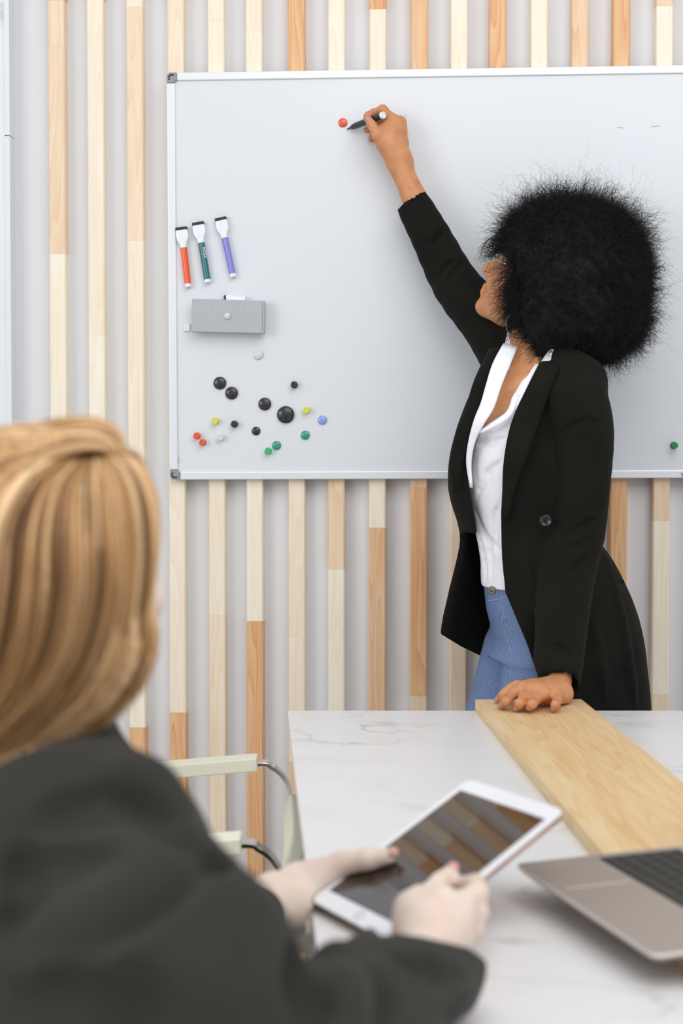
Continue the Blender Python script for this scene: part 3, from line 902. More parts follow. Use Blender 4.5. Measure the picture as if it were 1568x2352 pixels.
# ------------------------------------------------------------------ signed distance modelling
class Field:
    def __init__(s, lo, hi, h):
        s.h = h; s.lo = np.array(lo, float)
        s.n = np.ceil((np.array(hi) - s.lo) / h).astype(int) + 1
        s.D = np.full(tuple(s.n), 0.05, np.float32)
        s.ax = [(s.lo[i] + h * np.arange(s.n[i])).astype(np.float32) for i in range(3)]

    def sl(s, lo, hi, pad):
        out = []
        for i in range(3):
            a = int(max(0, math.floor((lo[i] - pad - s.lo[i]) / s.h))); b = int(min(s.n[i], math.ceil((hi[i] + pad - s.lo[i]) / s.h) + 1))
            if b <= a: return None
            out.append(slice(a, b))
        return tuple(out)

    def grid(s, sl):
        return (s.ax[0][sl[0]][:, None, None], s.ax[1][sl[1]][None, :, None], s.ax[2][sl[2]][None, None, :])

    def comb(s, sl, d, k, op):
        A = s.D[sl]
        if op == 'u':
            if k > 0:
                hh = np.maximum(k - np.abs(A - d), 0) / k
                s.D[sl] = np.minimum(A, d) - hh * hh * (k * .25)
            else: s.D[sl] = np.minimum(A, d)
        elif op == 's':
            d = -d
            if k > 0:
                hh = np.maximum(k - np.abs(A - d), 0) / k
                s.D[sl] = np.maximum(A, d) + hh * hh * (k * .25)
            else: s.D[sl] = np.maximum(A, d)

    def cap(s, a, b, ra, rb, k=0.01, op='u', sq=None):
        a = np.array(a, float); b = np.array(b, float); R = max(ra, rb)
        sl = s.sl(np.minimum(a, b) - R, np.maximum(a, b) + R, k + 2.5 * s.h)
        if sl is None: return
        X, Y, Z = s.grid(sl); v = b - a; L2 = max(float(v @ v), 1e-12)
        t = np.clip(((X - a[0]) * v[0] + (Y - a[1]) * v[1] + (Z - a[2]) * v[2]) / L2, 0, 1)
        d = np.sqrt((X - a[0] - t * v[0]) ** 2 + (Y - a[1] - t * v[1]) ** 2 + (Z - a[2] - t * v[2]) ** 2) - (ra + (rb - ra) * t)
        s.comb(sl, d.astype(np.float32), k, op)

    def chain(s, P, R, k=0.008, op='u', sub=1):
        P = np.asarray(P, float); R = np.asarray(R, float)
        if sub > 1:
            Q = catmull(np.c_[P, R], sub); P, R = Q[:, :3], Q[:, 3]
        for i in range(len(P) - 1): s.cap(P[i], P[i + 1], R[i], R[i + 1], k if i == 0 else min(k, .006), op)

    def ell(s, c, r, B=None, k=0.01, op='u'):
        """B rows = local axes"""
        c = np.array(c, float); r = np.array(r, float); Rm = r.max()
        sl = s.sl(c - Rm, c + Rm, k + 2.5 * s.h)
        if sl is None: return
        X, Y, Z = s.grid(sl); X = X - c[0]; Y = Y - c[1]; Z = Z - c[2]
        if B is None: B = np.eye(3)
        q = [B[i][0] * X + B[i][1] * Y + B[i][2] * Z for i in range(3)]
        k0 = np.sqrt(sum((q[i] / r[i]) ** 2 for i in range(3))); k1 = np.sqrt(sum((q[i] / r[i] ** 2) ** 2 for i in range(3))) + 1e-9
        s.comb(sl, (k0 * (k0 - 1) / k1).astype(np.float32), k, op)

    def loft(s, rows, k=0.01, op='u', off=0.0, rot=0.0, p=2.0, wav=None):
        """rows (z, cx, cy, a, b) sorted by z"""
        rows = sorted(rows); z = np.array([r[0] for r in rows])
        a_ = np.array(rows)[:, 1:]
        sm = max(r[3] for r in rows) + max(r[4] for r in rows) * 0 + .02
        m = max(max(r[3] for r in rows), max(r[4] for r in rows)) + .03
        lo = (min(r[1] for r in rows) - m, min(r[2] for r in rows) - m, z[0]); hi = (max(r[1] for r in rows) + m, max(r[2] for r in rows) + m, z[-1])
        sl = s.sl(lo, hi, k + 2.5 * s.h)
        if sl is None: return
        X, Y, Z = s.grid(sl)
        zz = Z[0, 0]
        zf = np.linspace(z[0], z[-1], 80)
        cols = []
        for j in range(4):
            base = np.interp(zf, z, a_[:, j])
            ker = np.ones(7) / 7
            base = np.convolve(np.r_[[base[0]] * 3, base, [base[-1]] * 3], ker, 'valid')
            cols.append(np.interp(zz, zf, base)[None, None, :])
        cx_, cy_, a, b = cols; a = a + off; b = b + off
        x = X - cx_; y = Y - cy_
        c_, s_ = cos(rot), sin(rot)
        xr, yr = x * c_ + y * s_, -x * s_ + y * c_
        rr = (np.abs(xr / a) ** p + np.abs(yr / b) ** p) ** (1 / p)
        mn = np.minimum(a, b)
        d = (rr - 1) * mn
        if wav is not None: d = d + wav(X, Y, Z)
        ez_ = np.maximum(z[0] - off - zz, zz - z[-1] - off)[None, None, :]
        d = np.maximum(d, ez_) if True else d
        s.comb(sl, d.astype(np.float32), k, op)

    def prism(s, poly, d0, d1, k=0.004, op='s', grow=0.0):
        """polygon drawn in picture pixels, extruded from depth d0 to d1"""
        poly = np.array(poly, float)
        cs = np.array([W(px, py, d) for px, py in poly for d in (d0, d1)])
        sl = s.sl(cs.min(0), cs.max(0), .01)
        if sl is None: return
        X, Y, Z = s.grid(sl)
        dx, dy, dz = X - CAM[0], Y - CAM[1], Z - CAM[2]
        dep = dx * FW[0] + dy * FW[1] + dz * FW[2]
        u = CX + F_PX * (dx * RT[0] + dy * RT[1] + dz * RT[2]) / dep
        v = CY - F_PX * (dx * UP[0] + dy * UP[1] + dz * UP[2]) / dep
        dist = np.full(dep.shape, 1e9, np.float32); ins = np.zeros(dep.shape, bool)
        n = len(poly)
        for i in range(n):
            x1, y1 = poly[i]; x2, y2 = poly[(i + 1) % n]
            ex_, ey_ = x2 - x1, y2 - y1
            t = np.clip(((u - x1) * ex_ + (v - y1) * ey_) / (ex_ * ex_ + ey_ * ey_), 0, 1)
            dist = np.minimum(dist, np.hypot(u - x1 - t * ex_, v - y1 - t * ey_))
            if y1 != y2:
                c_ = ((y1 > v) != (y2 > v)) & (u < (x2 - x1) * (v - y1) / (y2 - y1) + x1)
                ins ^= c_
        sd = np.where(ins, -dist, dist) * dep / F_PX - grow
        sd = np.maximum(sd, np.maximum(d0 - dep, dep - d1))
        s.comb(sl, sd.astype(np.float32), k, op)

    def surf(s, px, py, d0, d1, inset=0.0):
        r = ray(px, py)
        for d in np.arange(d0, d1, s.h * .5):
            p = CAM + r * d
            i = np.round((p - s.lo) / s.h).astype(int)
            if (i >= 0).all() and (i < s.n).all() and s.D[tuple(i)] < 0:
                return CAM + r * (d + inset)
        return CAM + r * (d0 + d1) / 2

    def grad(s, p):
        i = np.clip(np.round((np.asarray(p) - s.lo) / s.h).astype(int), 2, s.n - 3)
        g_ = np.array([s.D[tuple(i + 2 * np.eye(3, dtype=int)[a])] - s.D[tuple(i - 2 * np.eye(3, dtype=int)[a])] for a in range(3)])
        return g_ / (np.linalg.norm(g_) + 1e-9)

    def crease(s, L, r, k, d0, d1, inset=0.0, op='s', sub=4):
        Q = catmull(np.array(L, float), sub)
        P = [s.surf(x, y, d0, d1, inset) for x, y in Q]
        n = len(P)
        for i in range(n - 1):
            f = min(1.0, 2.6 * min(i + .3, n - 1.3 - i) / n + .15)
            s.cap(P[i], P[i + 1], r * f, r * f, k * (.4 + .6 * f), op)

    def mesh(s):
        D = s.D
        I = D < 0
        nx, ny, nz = D.shape
        cnt = np.zeros((nx - 1, ny - 1, nz - 1), np.uint8)
        for i in (0, 1):
            for j in (0, 1):
                for k in (0, 1): cnt += I[i:nx - 1 + i, j:ny - 1 + j, k:nz - 1 + k]
        act = (cnt > 0) & (cnt < 8)
        idx = np.argwhere(act)
        vid = np.full(act.shape, -1, np.int32); vid[act] = np.arange(len(idx))
        ii, jj, kk = idx.T
        cor = {}
        for c in [(i, j, k) for i in (0, 1) for j in (0, 1) for k in (0, 1)]:
            cor[c] = D[ii + c[0], jj + c[1], kk + c[2]]
        S = np.zeros((len(idx), 3)); Cn = np.zeros(len(idx))
        for c in cor:
            for ax in range(3):
                if c[ax] == 0:
                    e = list(c); e[ax] = 1; e = tuple(e)
                    a, b = cor[c], cor[e]
                    m = (a < 0) != (b < 0)
                    t = a[m] / (a[m] - b[m])
                    P = np.tile(np.array(c, float), (m.sum(), 1)); P[:, ax] += t
                    S[m] += P; Cn[m] += 1
        V = s.lo + s.h * (idx + S / Cn[:, None])
        Fs = []
        for ax in range(3):
            o1, o2 = [(1, 2), (2, 0), (0, 1)][ax]
            sa = [slice(None)] * 3; sb = [slice(None)] * 3
            sa[ax] = slice(0, -1); sb[ax] = slice(1, None)
            A, B = I[tuple(sa)], I[tuple(sb)]
            for flip, mk in ((False, A & ~B), (True, ~A & B)):
                q = np.argwhere(mk)
                ok = (q[:, o1] > 0) & (q[:, o2] > 0) & (q[:, o1] < act.shape[o1]) & (q[:, o2] < act.shape[o2])
                q = q[ok]
                cells = []
                for du, dv in ((-1, -1), (0, -1), (0, 0), (-1, 0)):
                    c = q.copy(); c[:, o1] += du; c[:, o2] += dv
                    cells.append(vid[c[:, 0], c[:, 1], c[:, 2]])
                Qd = np.stack(cells, 1)
                if flip: Qd = Qd[:, ::-1]
                Fs.append(Qd)
        Fq = np.vstack(Fs); Fq = Fq[(Fq >= 0).all(1)]
        return V, Fq

    def obj(s, name, m, parent, smooth_it=0):
        V, Fq = s.mesh()
        for _ in range(smooth_it):      # light Laplacian pass
            acc = np.zeros_like(V); cn = np.zeros(len(V))
            for a in range(4):
                b = (a + 1) % 4
                np.add.at(acc, Fq[:, a], V[Fq[:, b]]); np.add.at(cn, Fq[:, a], 1)
            V = V * .45 + .55 * acc / np.maximum(cn, 1)[:, None]
        return fast_mesh(name, V, Fq, m, parent)


def PT(L):
    """list of (px, py, depth) -> world"""
    return np.array([W(*q) for q in L])


def nail(c, n, t, w_, l_, m, parent):
    """curved plate at c, facing n, pointing along t"""
    n = np.array(n, float); n /= np.linalg.norm(n); t = np.array(t, float); t -= n * (t @ n); t /= np.linalg.norm(t); s_ = np.cross(t, n)
    V, Fc = [], []
    N1, N2 = 7, 7
    for i in range(N1):
        for j in range(N2):
            u = -1 + 2 * i / (N1 - 1); v = -1 + 2 * j / (N2 - 1)
            su = u * math.sqrt(1 - v * v * .38); sv = v * math.sqrt(1 - u * u * .38)
            p = np.array(c) + s_ * su * w_ / 2 + t * sv * l_ / 2 - n * (su * su * w_ * .22 + sv * sv * .0004)
            V.append(p)
    for i in range(N1 - 1):
        for j in range(N2 - 1): Fc.append((i * N2 + j, i * N2 + j + 1, (i + 1) * N2 + j + 1, (i + 1) * N2 + j))
    o = mesh_obj('fingernail', V, Fc, m, parent)
    sol = o.modifiers.new('thick', 'SOLIDIFY'); sol.thickness = 0.0006
    return o


def noise3(seed, scale):
    r = np.random.RandomState(seed)
    ph = r.rand(6, 4) * 6.28; dr = r.randn(6, 3) * scale
    def f(X, Y, Z):
        return sum(np.sin(dr[i][0] * X + dr[i][1] * Y + dr[i][2] * Z + ph[i][0]) for i in range(6)) / 6
    return f


def head_sdf(Fd, O, g, l, u, k=.012, sc=1.0):
    B = np.array([g, l, u])
    P = lambda a, b, c: np.asarray(O) + (np.array([a, b, c]) * sc) @ B
    E = lambda c, r, kk=.012, op='u': Fd.ell(P(*c), np.array(r) * sc, B, kk * sc, op)
    E((-.012, 0, .035), (.098, .077, .088))
    E((.028, 0, -.02), (.066, .066, .082), .02)
    E((.036, 0, -.062), (.052, .050, .045), .02)
    E((.074, 0, -.094), (.021, .024, .018), .02)
    for s_ in (-1, 1):
        E((.058, s_ * .040, -.028), (.030, .024, .024), .015)
        E((.078, s_ * .031, .006), (.014, .018, .012), .006, 's')
        E((.070, s_ * .031, .004), (.0125, .0125, .0125), .003)
        Fd.cap(P(.085, s_ * .012, .022), P(.074, s_ * .048, .022), .008 * sc, .006 * sc, .01 * sc)
        E((.0845, s_ * .031, .003), (.006, .0115, .0036), .0015, 's')
        E((-.008, s_ * .076, -.008), (.020, .009, .031), .006)
        E((-.002, s_ * .083, -.006), (.011, .006, .019), .004, 's')
    Fd.cap(P(.088, 0, .012), P(.110, 0, -.022), .008 * sc, .0115 * sc, .012 * sc)
    E((.108, 0, -.026), (.014, .012, .010), .008)
    for s_ in (-1, 1): E((.099, s_ * .012, -.030), (.010, .008, .008), .006)
    Fd.cap(P(.090, -.014, -.054), P(.090, .014, -.054), .0075 * sc, .0075 * sc, .008 * sc)
    Fd.cap(P(.088, -.013, -.066), P(.088, .013, -.066), .0085 * sc, .0085 * sc, .008 * sc)
    Fd.cap(P(.099, -.018, -.0602), P(.099, .018, -.0602), .0022 * sc, .0022 * sc, .003 * sc, 's')
    return P


# ================================================================== standing woman
w1 = empty('person', tuple(W(1250, 1631, 2.86) * np.array([1, 1, 0])), label='woman with large black afro and black blazer writing on the whiteboard', cat='person')
az, el = radians(25), radians(32)
g = np.array([-cos(az) * cos(el), sin(az) * cos(el), sin(el)])
l = np.cross([0, 0, 1], g); l /= np.linalg.norm(l); u = np.cross(g, l)
HO = W(1234, 656, 2.87)
Fd = Field((-.13, 2.42, .74), (.50, 3.14, 2.04), .0023)
HP = head_sdf(Fd, HO, g, l, u)
# neck and upper chest
Fd.chain(PT([(1245, 700, 2.87), (1232, 760, 2.86), (1222, 830, 2.85), (1215, 900, 2.85)]), [.056, .052, .054, .07], .02)
Fd.ell(W(1232, 960, 2.86), (.098, .092, .15), None, .04)
Fd.chain(PT([(1310, 925, 2.77), (1230, 875, 2.85), (1190, 850, 2.95)]), [.036, .042, .038], .03)
# near arm (left) down to the plank
Fd.chain(PT([(1325, 945, 2.74), (1322, 1230, 2.74), (1275, 1556, 2.625)]), [.036, .034, .027], .02)
# far arm (right) raised
Fd.chain(PT([(1190, 835, 2.95), (1045, 650, 3.04), (950, 452, 3.066), (912, 368, 3.072)]), [.045, .036, .0262, .0235], .02)
Fd.chain(PT([(1195, 960, 2.86), (1220, 1250, 2.87)]), [.11, .10], .03)

mt0, me0 = Wy(799.5, 295.5, YS - .0006), W(881, 264, 3.045)
# --- right hand with the marker
Fd.ell(W(921, 372, 3.068), (.027, .018, .03), None, .012)
for (q, r) in (
    ([(912, 368, 3.072), (899, 335, 3.07), (889, 300, 3.066)], [.023, .027, .020]),
    ([(915, 365, 3.074), (914, 330, 3.078), (915, 285, 3.076)], [.021, .022, .0155]),
    ([(900, 345, 3.068), (882, 328, 3.062), (871, 314, 3.058)], [.020, .0165, .0125]),
    ([(905, 300, 3.07), (900, 275, 3.068)], [.018, .0135]),
    ([(917, 300, 3.085), (921, 279, 3.085)], [.015, .0105]),
    ([(915, 305, 3.095), (923, 290, 3.10)], [.014, .0095])):
    Fd.chain(PT(q), r, .012)
# thumb
Fd.chain(PT([(880, 326, 3.062), (868, 312, 3.056), (854, 287, 3.062), (845, 271, 3.070), (843, 268, 3.072)]), [.014, .0118, .0098, .0088, .0082], .006)
# index
Fd.chain(PT([(902, 277, 3.072), (878.5, 251.5, 3.070), (858, 259.5, 3.083), (845, 265.5, 3.092), (842.5, 267, 3.094)]), [.0125, .0098, .0085, .0078, .0070], .006)
# middle, ring, little
Fd.chain(PT([(918, 281, 3.085), (893, 281, 3.094), (866, 283, 3.112), (842, 299, 3.122)]), [.0110, .0095, .0086, .0080], .005)
Fd.chain(PT([(922, 290, 3.098), (896, 297, 3.106), (868, 301, 3.116), (852, 319, 3.118)]), [.0105, .0088, .0082, .0078], .004)
Fd.chain(PT([(922, 304, 3.104), (902, 312, 3.112), (878, 312, 3.126), (866, 322, 3.128)]), [.0095, .0074, .0064, .006], .004)

# --- left hand spread on the plank
hz = ZP
wr = (1285, 1584, 2.60)
for (q, r) in (
    ([(1278, 1560, 2.625), (1283, 1588, 2.597), (1262, 1590, 2.575)], [.0255, .0225, .020]),
    ([(1292, 1596, 2.59), (1275, 1597, 2.56)], [.0175, .0145]),
    ([(1265, 1588, 2.59), (1235, 1586, 2.56), (1219, 1583, 2.553)], [.020, .0165, .0125]),
    ([(1265, 1585, 2.60), (1225, 1580, 2.575), (1202, 1580, 2.565)], [.018, .0155, .0120]),
    ([(1265, 1593, 2.58), (1249, 1593, 2.546)], [.018, .0128]),
    ([(1255, 1580, 2.595), (1215, 1580, 2.59), (1190, 1579, 2.586)], [.017, .014, .0115])):
    Fd.chain(PT(q), r, .012)


def tipz(px, py, r):
    p = Wz(px, py, hz + r * .85)
    return p


FG = [  # MCP, PIP, DIP, tip px
    ((1202, 1580, 2.567), (1178, 1593.5, 2.550), (1162, 1610, 2.520), (1151.5, 1621), [.0112, .0092, .0080, .0072]),
    ((1221, 1584, 2.553), (1203, 1602, 2.532), (1193, 1616, 2.508), (1186, 1627), [.0112, .0092, .0080, .0074]),
    ((1249, 1594, 2.544), (1231, 1606, 2.524), (1222, 1617, 2.502), (1215, 1627), [.0112, .0090, .0080, .0074]),
    ((1279, 1601, 2.548), (1279, 1609, 2.526), (1275, 1619, 2.505), (1271.5, 1628), [.0105, .0082, .0074, .0068])]
nails_l = []
for m_, p_, d_, t_, r_ in FG:
    tp = tipz(t_[0], t_[1], r_[3])
    P = [W(*m_), W(*p_), W(*d_), tp]
    Fd.chain(P, r_, .006)
    nails_l.append((P[2], tp, r_[3]))
tt = tipz(1144, 1608, .007)
Fd.chain([W(1188, 1579, 2.588), W(1172, 1585, 2.59), W(1157, 1596, 2.585), tt], [.013, .0105, .009, .0075], .006)
Fd.chain([mt0 + (me0 - mt0) * f for f in (0, .15, .16, 1.1)], [.004, .006, .0077, .0078], .001, 's')
# keep the hand above the plank
Fd.D[:, :, :max(0, int((hz - .74) / .0023) + 2)] = .01
body = Fd.obj('body', M['skin_b'], w1, 1)


def put_nail(F_, px, py, d0, d1, t, wn, ln_, m, parent):
    p = F_.surf(px, py, d0, d1); n = F_.grad(p)
    n = n * .7 - FW * .3; n /= np.linalg.norm(n)
    nail(p + n * .0010, n, t, wn, ln_, m, parent)


for (px_, py_), (a, tp, r) in zip([(1148.5, 1621.5), (1183.5, 1627.5), (1213.5, 1627.5), (1270, 1628.5)], nails_l):
    put_nail(Fd, px_, py_, 2.40, 2.62, tp - a, .0112, .0118, M['nail_b'], body)
put_nail(Fd, 1141, 1607, 2.40, 2.66, tt - W(1157, 1596, 2.585), .010, .010, M['nail_b'], body)
tn = W(843, 270, 3.072) - W(854, 287, 3.062)
put_nail(Fd, 844, 271, 2.95, 3.14, tn, .0125, .0150, M['nail_b'], body)

# lips, eyes as parts of the face
for s_ in (-1, 1):
    b_ = bmesh.new(); bmesh.ops.create_uvsphere(b_, u_segments=16, v_segments=10, radius=.0122)
    for v in b_.verts: v.co = v.co + Vector(HP(.0690, s_ * .031, .004))
    eb = bm_obj('eyeball', b_, M['eye'], body, smooth=True)
    b_ = bmesh.new(); bmesh.ops.create_uvsphere(b_, u_segments=12, v_segments=8, radius=.006)
    for v in b_.verts: v.co = v.co + Vector(HP(.0758, s_ * .031, .004))
    bm_obj('iris', b_, M['iris'], body, smooth=True)
for zc, rr_ in ((-.0545, .0062), (-.0660, .0070)):
    b_ = bmesh.new()
    add_tube(b_, [HP(.0930 - .014 * abs(t) ** 2, t * .022, zc + (.001 if zc > -.06 else .003) * abs(t)) for t in np.linspace(-1, 1, 9)], [rr_ * (1 - .75 * abs(t) ** 2) for t in np.linspace(-1, 1, 9)], 10)
    bm_obj('lip', b_, M['lip'], body, smooth=True)

# glasses
gl = empty('glasses', label=None); gl.parent = w1; gl.matrix_parent_inverse = world_of(w1).inverted()
bpy.data.objects.remove(gl)
b_ = bmesh.new()
hin = {}
for s_ in (-1, 1):
    ring = []
    for k in range(32):
        a = 2 * pi * k / 32
        ring.append(HP(.100 - .010 * abs(cos(a) * .5 + .5 * 0 + .3 * s_ * cos(a)), s_ * .034 + .027 * cos(a), -.002 + .025 * sin(a)))
    add_tube(b_, ring, .0011, 8, closed=True)
    add_tube(b_, [HP(.094, s_ * .061, .010), HP(.090, s_ * .070, .012), HP(.05, s_ * .082, .012), HP(.0, s_ * .084, .008)], .0019, 8)
add_tube(b_, [HP(.101, -.009, .006), HP(.107, 0, .010), HP(.101, .009, .006)], .001, 8)
glasses = bm_obj('glasses', b_, M['silver'], w1, smooth=True)
# hoop earring
ec = W(1191, 746, 2.80)
b_ = bmesh.new()
add_tube(b_, [ec + .027 * (cos(a) * (RT * .95 + FW * .3) + sin(a) * np.array([0, 0, 1.0])) for a in np.linspace(0, 2 * pi, 48, endpoint=False)], .0013, 8, closed=True)
bm_obj('hoop_earring', b_, M['silver'], w1, smooth=True)

# --- marker in the hand
mt = Wy(799.5, 295.5, YS - .0006); me_ = W(881, 264, 3.045)
ax_ = (me_ - mt); ML = np.linalg.norm(ax_); ax_ /= ML
mk = empty('marker_pen', tuple(mt), label='black marker with white end held by the writing hand', cat='marker')
qm = Vector(ax_).to_track_quat('Z', 'Y').to_matrix().to_4x4()
mk.matrix_basis = Matrix.Translation(mt) @ qm


def mk_part(name, prof, m):
    b2 = bmesh.new(); add_lathe(b2, prof, None, 28)
    o = bm_obj(name, b2, m, mk, smooth=True, world=False); o.modifiers.new('es', 'EDGE_SPLIT').split_angle = radians(35)


mk_part('nib', [(0, 0), (.0016, .0005), (.0022, .005), (.0022, .007)], M['ink'])
mk_part('collar', [(.0024, .0055), (.0040, .013), (.0055, .0145), (.0058, .019)], M['ink'])
mk_part('barrel', [(.0064, .019), (.0066, .023), (.0072, .026), (.0075, ML - .006), (0, ML - .006)], M['ink'])
mk_part('end_plug', [(.0077, ML - .006), (.0077, ML - .001), (.0070, ML), (.0045, ML), (.0043, ML - .0006), (0, ML - .0006)], M['plastic_w'])


# lapels: raised rolled strips
def strip(name, L, widths, thick, m, parent, nrm):
    """L centre points, widths; ribbon with thickness facing nrm"""
    P = catmull([list(W(*q)) for q in L], 4); wd = catmull([[v_, 0, 0] for v_ in widths], 4)[:, 0]
    V, Fc = [], []
    n = len(P)
    for i in range(n):
        t = P[min(i + 1, n - 1)] - P[max(i - 1, 0)]; t /= np.linalg.norm(t)
        s_ = np.cross(t, nrm); s_ /= np.linalg.norm(s_); nn = np.cross(s_, t)
        for j in range(7):
            f = -1 + 2 * j / 6
            V.append(P[i] + s_ * f * wd[i] / 2 + nn * thick * (1 - f * f) * 1.0)
        for j in range(7):
            f = 1 - 2 * j / 6
            V.append(P[i] + s_ * f * wd[i] / 2 - nn * thick)
    m_ = 14
    for i in range(n - 1):
        for j in range(m_):
            Fc.append((i * m_ + j, i * m_ + (j + 1) % m_, (i + 1) * m_ + (j + 1) % m_, (i + 1) * m_ + j))
    Fc.append(tuple(range(m_))[::-1]); Fc.append(tuple((n - 1) * m_ + j for j in range(m_)))
    return mesh_obj(name, V, Fc, m, parent)


# --- blouse
def rows_px(L, d_, b_fn):
    """(y, xl, xr) in px at depth d_ -> loft rows"""
    out = []
    for r in L:
        y, xl, xr = r[:3]
        dd = r[3] if len(r) > 3 else d_
        a = W(xl, y, dd); b = W(xr, y, dd)
        out.append((a[2], (a[0] + b[0]) / 2, (a[1] + b[1]) / 2, np.linalg.norm(b - a) / 2, b_fn(y)))
    return out


nz1 = noise3(3, 28); nz2 = noise3(5, 60)
Fb = Field((-.02, 2.55, .82), (.50, 3.12, 1.52), .003)
BL = [(760, 1168, 1290, 2.86), (800, 1158, 1300, 2.86), (835, 1150, 1320, 2.86), (860, 1124, 1335), (900, 1105, 1345), (950, 1086, 1345), (1000, 1072, 1340), (1050, 1066, 1330), (1100, 1068, 1322), (1150, 1076, 1315), (1200, 1087, 1310), (1260, 1101, 1305), (1310, 1108, 1300), (1338, 1103, 1300), (1346, 1110, 1300)]
Fb.loft(rows_px(BL, 2.85, lambda y: .062 + .062 * min(1, max(0, (y - 770) / 110)) - .015 * max(0, min(1, (y - 1050) / 200))), rot=radians(12), wav=lambda X, Y, Z: .0022 * nz1(X, Y, Z * .5))
# hollow at the neck
Fb.loft(rows_px([(740, 1180, 1285, 2.86), (835, 1166, 1300, 2.86), (880, 1180, 1290, 2.86)], 2.86, lambda y: .058), k=.004, op='s', rot=radians(12))
skinV = [(1168, 740), (1290, 740), (1262, 800), (1238, 836), (1197, 876), (1173, 917), (1169, 943), (1123, 972), (1099, 989), (1112, 958), (1134, 928), (1152, 868), (1172, 845), (1176, 812)]
Fb.prism(skinV, 2.5, 2.90, .002)
for q, r in (([(1162, 1006), (1125, 1018), (1090, 1012)], .0016), ([(1090, 1170), (1115, 1232), (1150, 1268)], .0025), ([(1116, 1225), (1124, 1270), (1128, 1325)], .002), ([(1103, 1235), (1110, 1280), (1115, 1330)], .002),
             ([(1150, 1060), (1120, 1090), (1095, 1140)], .003), ([(1150, 1150), (1135, 1200), (1140, 1260)], .0025)):
    Fb.crease(q, r, .014, 2.5, 3.0)
blouse = Fb.obj('blouse', M['blouse'], w1, 1)
NV = -FW + RT * -.35
strip('placket', [(1172, 792, 2.80), (1150, 838, 2.765), (1133, 885, 2.742), (1119, 930, 2.735), (1100, 968, 2.735), (1084, 1010, 2.75), (1076, 1060, 2.765), (1082, 1120, 2.772)], [.030, .034, .030, .028, .022, .014, .011, .006], .0016, M['blouse'], blouse, NV)
strip('collar', [(1236, 838, 2.755), (1212, 880, 2.732), (1190, 915, 2.722), (1182, 945, 2.72)], [.013, .017, .015, .003], .0016, M['blouse'], blouse, NV)
strip('collar', [(1186, 905, 2.722), (1168, 950, 2.718), (1130, 978, 2.728), (1101, 994, 2.742)], [.010, .012, .010, .004], .0016, M['blouse'], blouse, NV)
# --- jeans with two legs
hipz = W(1230, 1450, 2.86)
Fj = Field((-.1, 2.5, .0), (.58, 3.12, 1.02), .0045)
JL = [(1328, 1112, 1310), (1345, 1114, 1312), (1400, 1120, 1325), (1440, 1131, 1330), (1475, 1138, 1335), (1510, 1120, 1335)]
Fj.loft(rows_px(JL, 2.865, lambda y: .118 + .02 * min(1, (y - 1320) / 120)), rot=radians(12))
legs = [([(1205, 1500, 2.93), (1150, 1640, 2.95), (1095, 1860, 2.94)], [.088, .072, .056]), ([(1255, 1490, 2.815), (1225, 1640, 2.81), (1190, 1860, 2.81)], [.080, .074, .056])]
for q, r in legs:
    Fj.chain(PT(q), r, .012)
    kn = W(*q[-1]); an = np.array([kn[0] + .10, kn[1], .09])
    Fj.chain([kn, (kn + an) / 2 + np.array([.01, 0, 0]), an], [.056, .055, .043], .01)
for q in ([(1150, 1480, 2.74), (1172, 1510, 2.72), (1178, 1545, 2.715), (1172, 1640, 2.73)],):
    Fj.chain(PT(q), [.003, .005, .006, .006], .014, 's')
for q in ([(1205, 1465, 2.70), (1175, 1490, 2.72)], [(1215, 1500, 2.70), (1185, 1512, 2.72)], [(1140, 1500, 2.78), (1160, 1500, 2.75)], [(1128, 1420, 2.77), (1150, 1470, 2.745), (1168, 1505, 2.73)]):
    Fj.chain(PT(q), [.0025] * len(q), .010, 's')
jeans = Fj.obj('jeans', M['denim'], w1, 1)
for q, r in legs:
    kn = W(*q[-1]); an = np.array([kn[0] + .10, kn[1], .09])
    Fs_ = Field((an[0] - .23, an[1] - .08, .0), (an[0] + .1, an[1] + .08, .16), .004)
    Fs_.chain([an + [.01, 0, .02], an + [.0, 0, -.04], an + [-.06, 0, -.055], an + [-.15, 0, -.063]], [.045, .042, .036, .026], .02)
    Fs_.D[:, :, :2] = .01
    Fs_.obj('shoe', M['shoe'], w1, 1)
# waistband stitches, button
b_ = bmesh.new(); bp_ = W(1130.5, 1356, 2.735)
qn = Vector(-FW + RT * -.5).to_track_quat('Z', 'Y').to_matrix().to_4x4()
add_lathe(b_, [(0, 0), (.0078, 0), (.0085, .002), (.0072, .0042), (.0055, .0035), (.0035, .0035), (.003, .005), (0, .005)], Matrix.Translation(bp_) @ qn, 24)
bm_obj('jeans_button', b_, M['bronze'], jeans, smooth=True)
for seam in ([(1119, 1379), (1130, 1379), (1146, 1376), (1166, 1368)], [(1117, 1340), (1130, 1338), (1150, 1334)], [(1148, 1379), (1152, 1410), (1158, 1445), (1168, 1480), (1176, 1506)], [(1153, 1379), (1157, 1410), (1163, 1443)], [(1176, 1508), (1172, 1550), (1170, 1600), (1169, 1640)]):
    b_ = bmesh.new()
    add_tube(b_, [Fj.surf(x, y, 2.5, 3.1, -.0004) for x, y in catmull(np.array(seam, float), 5)], .0011, 6)
    bm_obj('seam', b_, M['denim_st'], jeans, smooth=True)

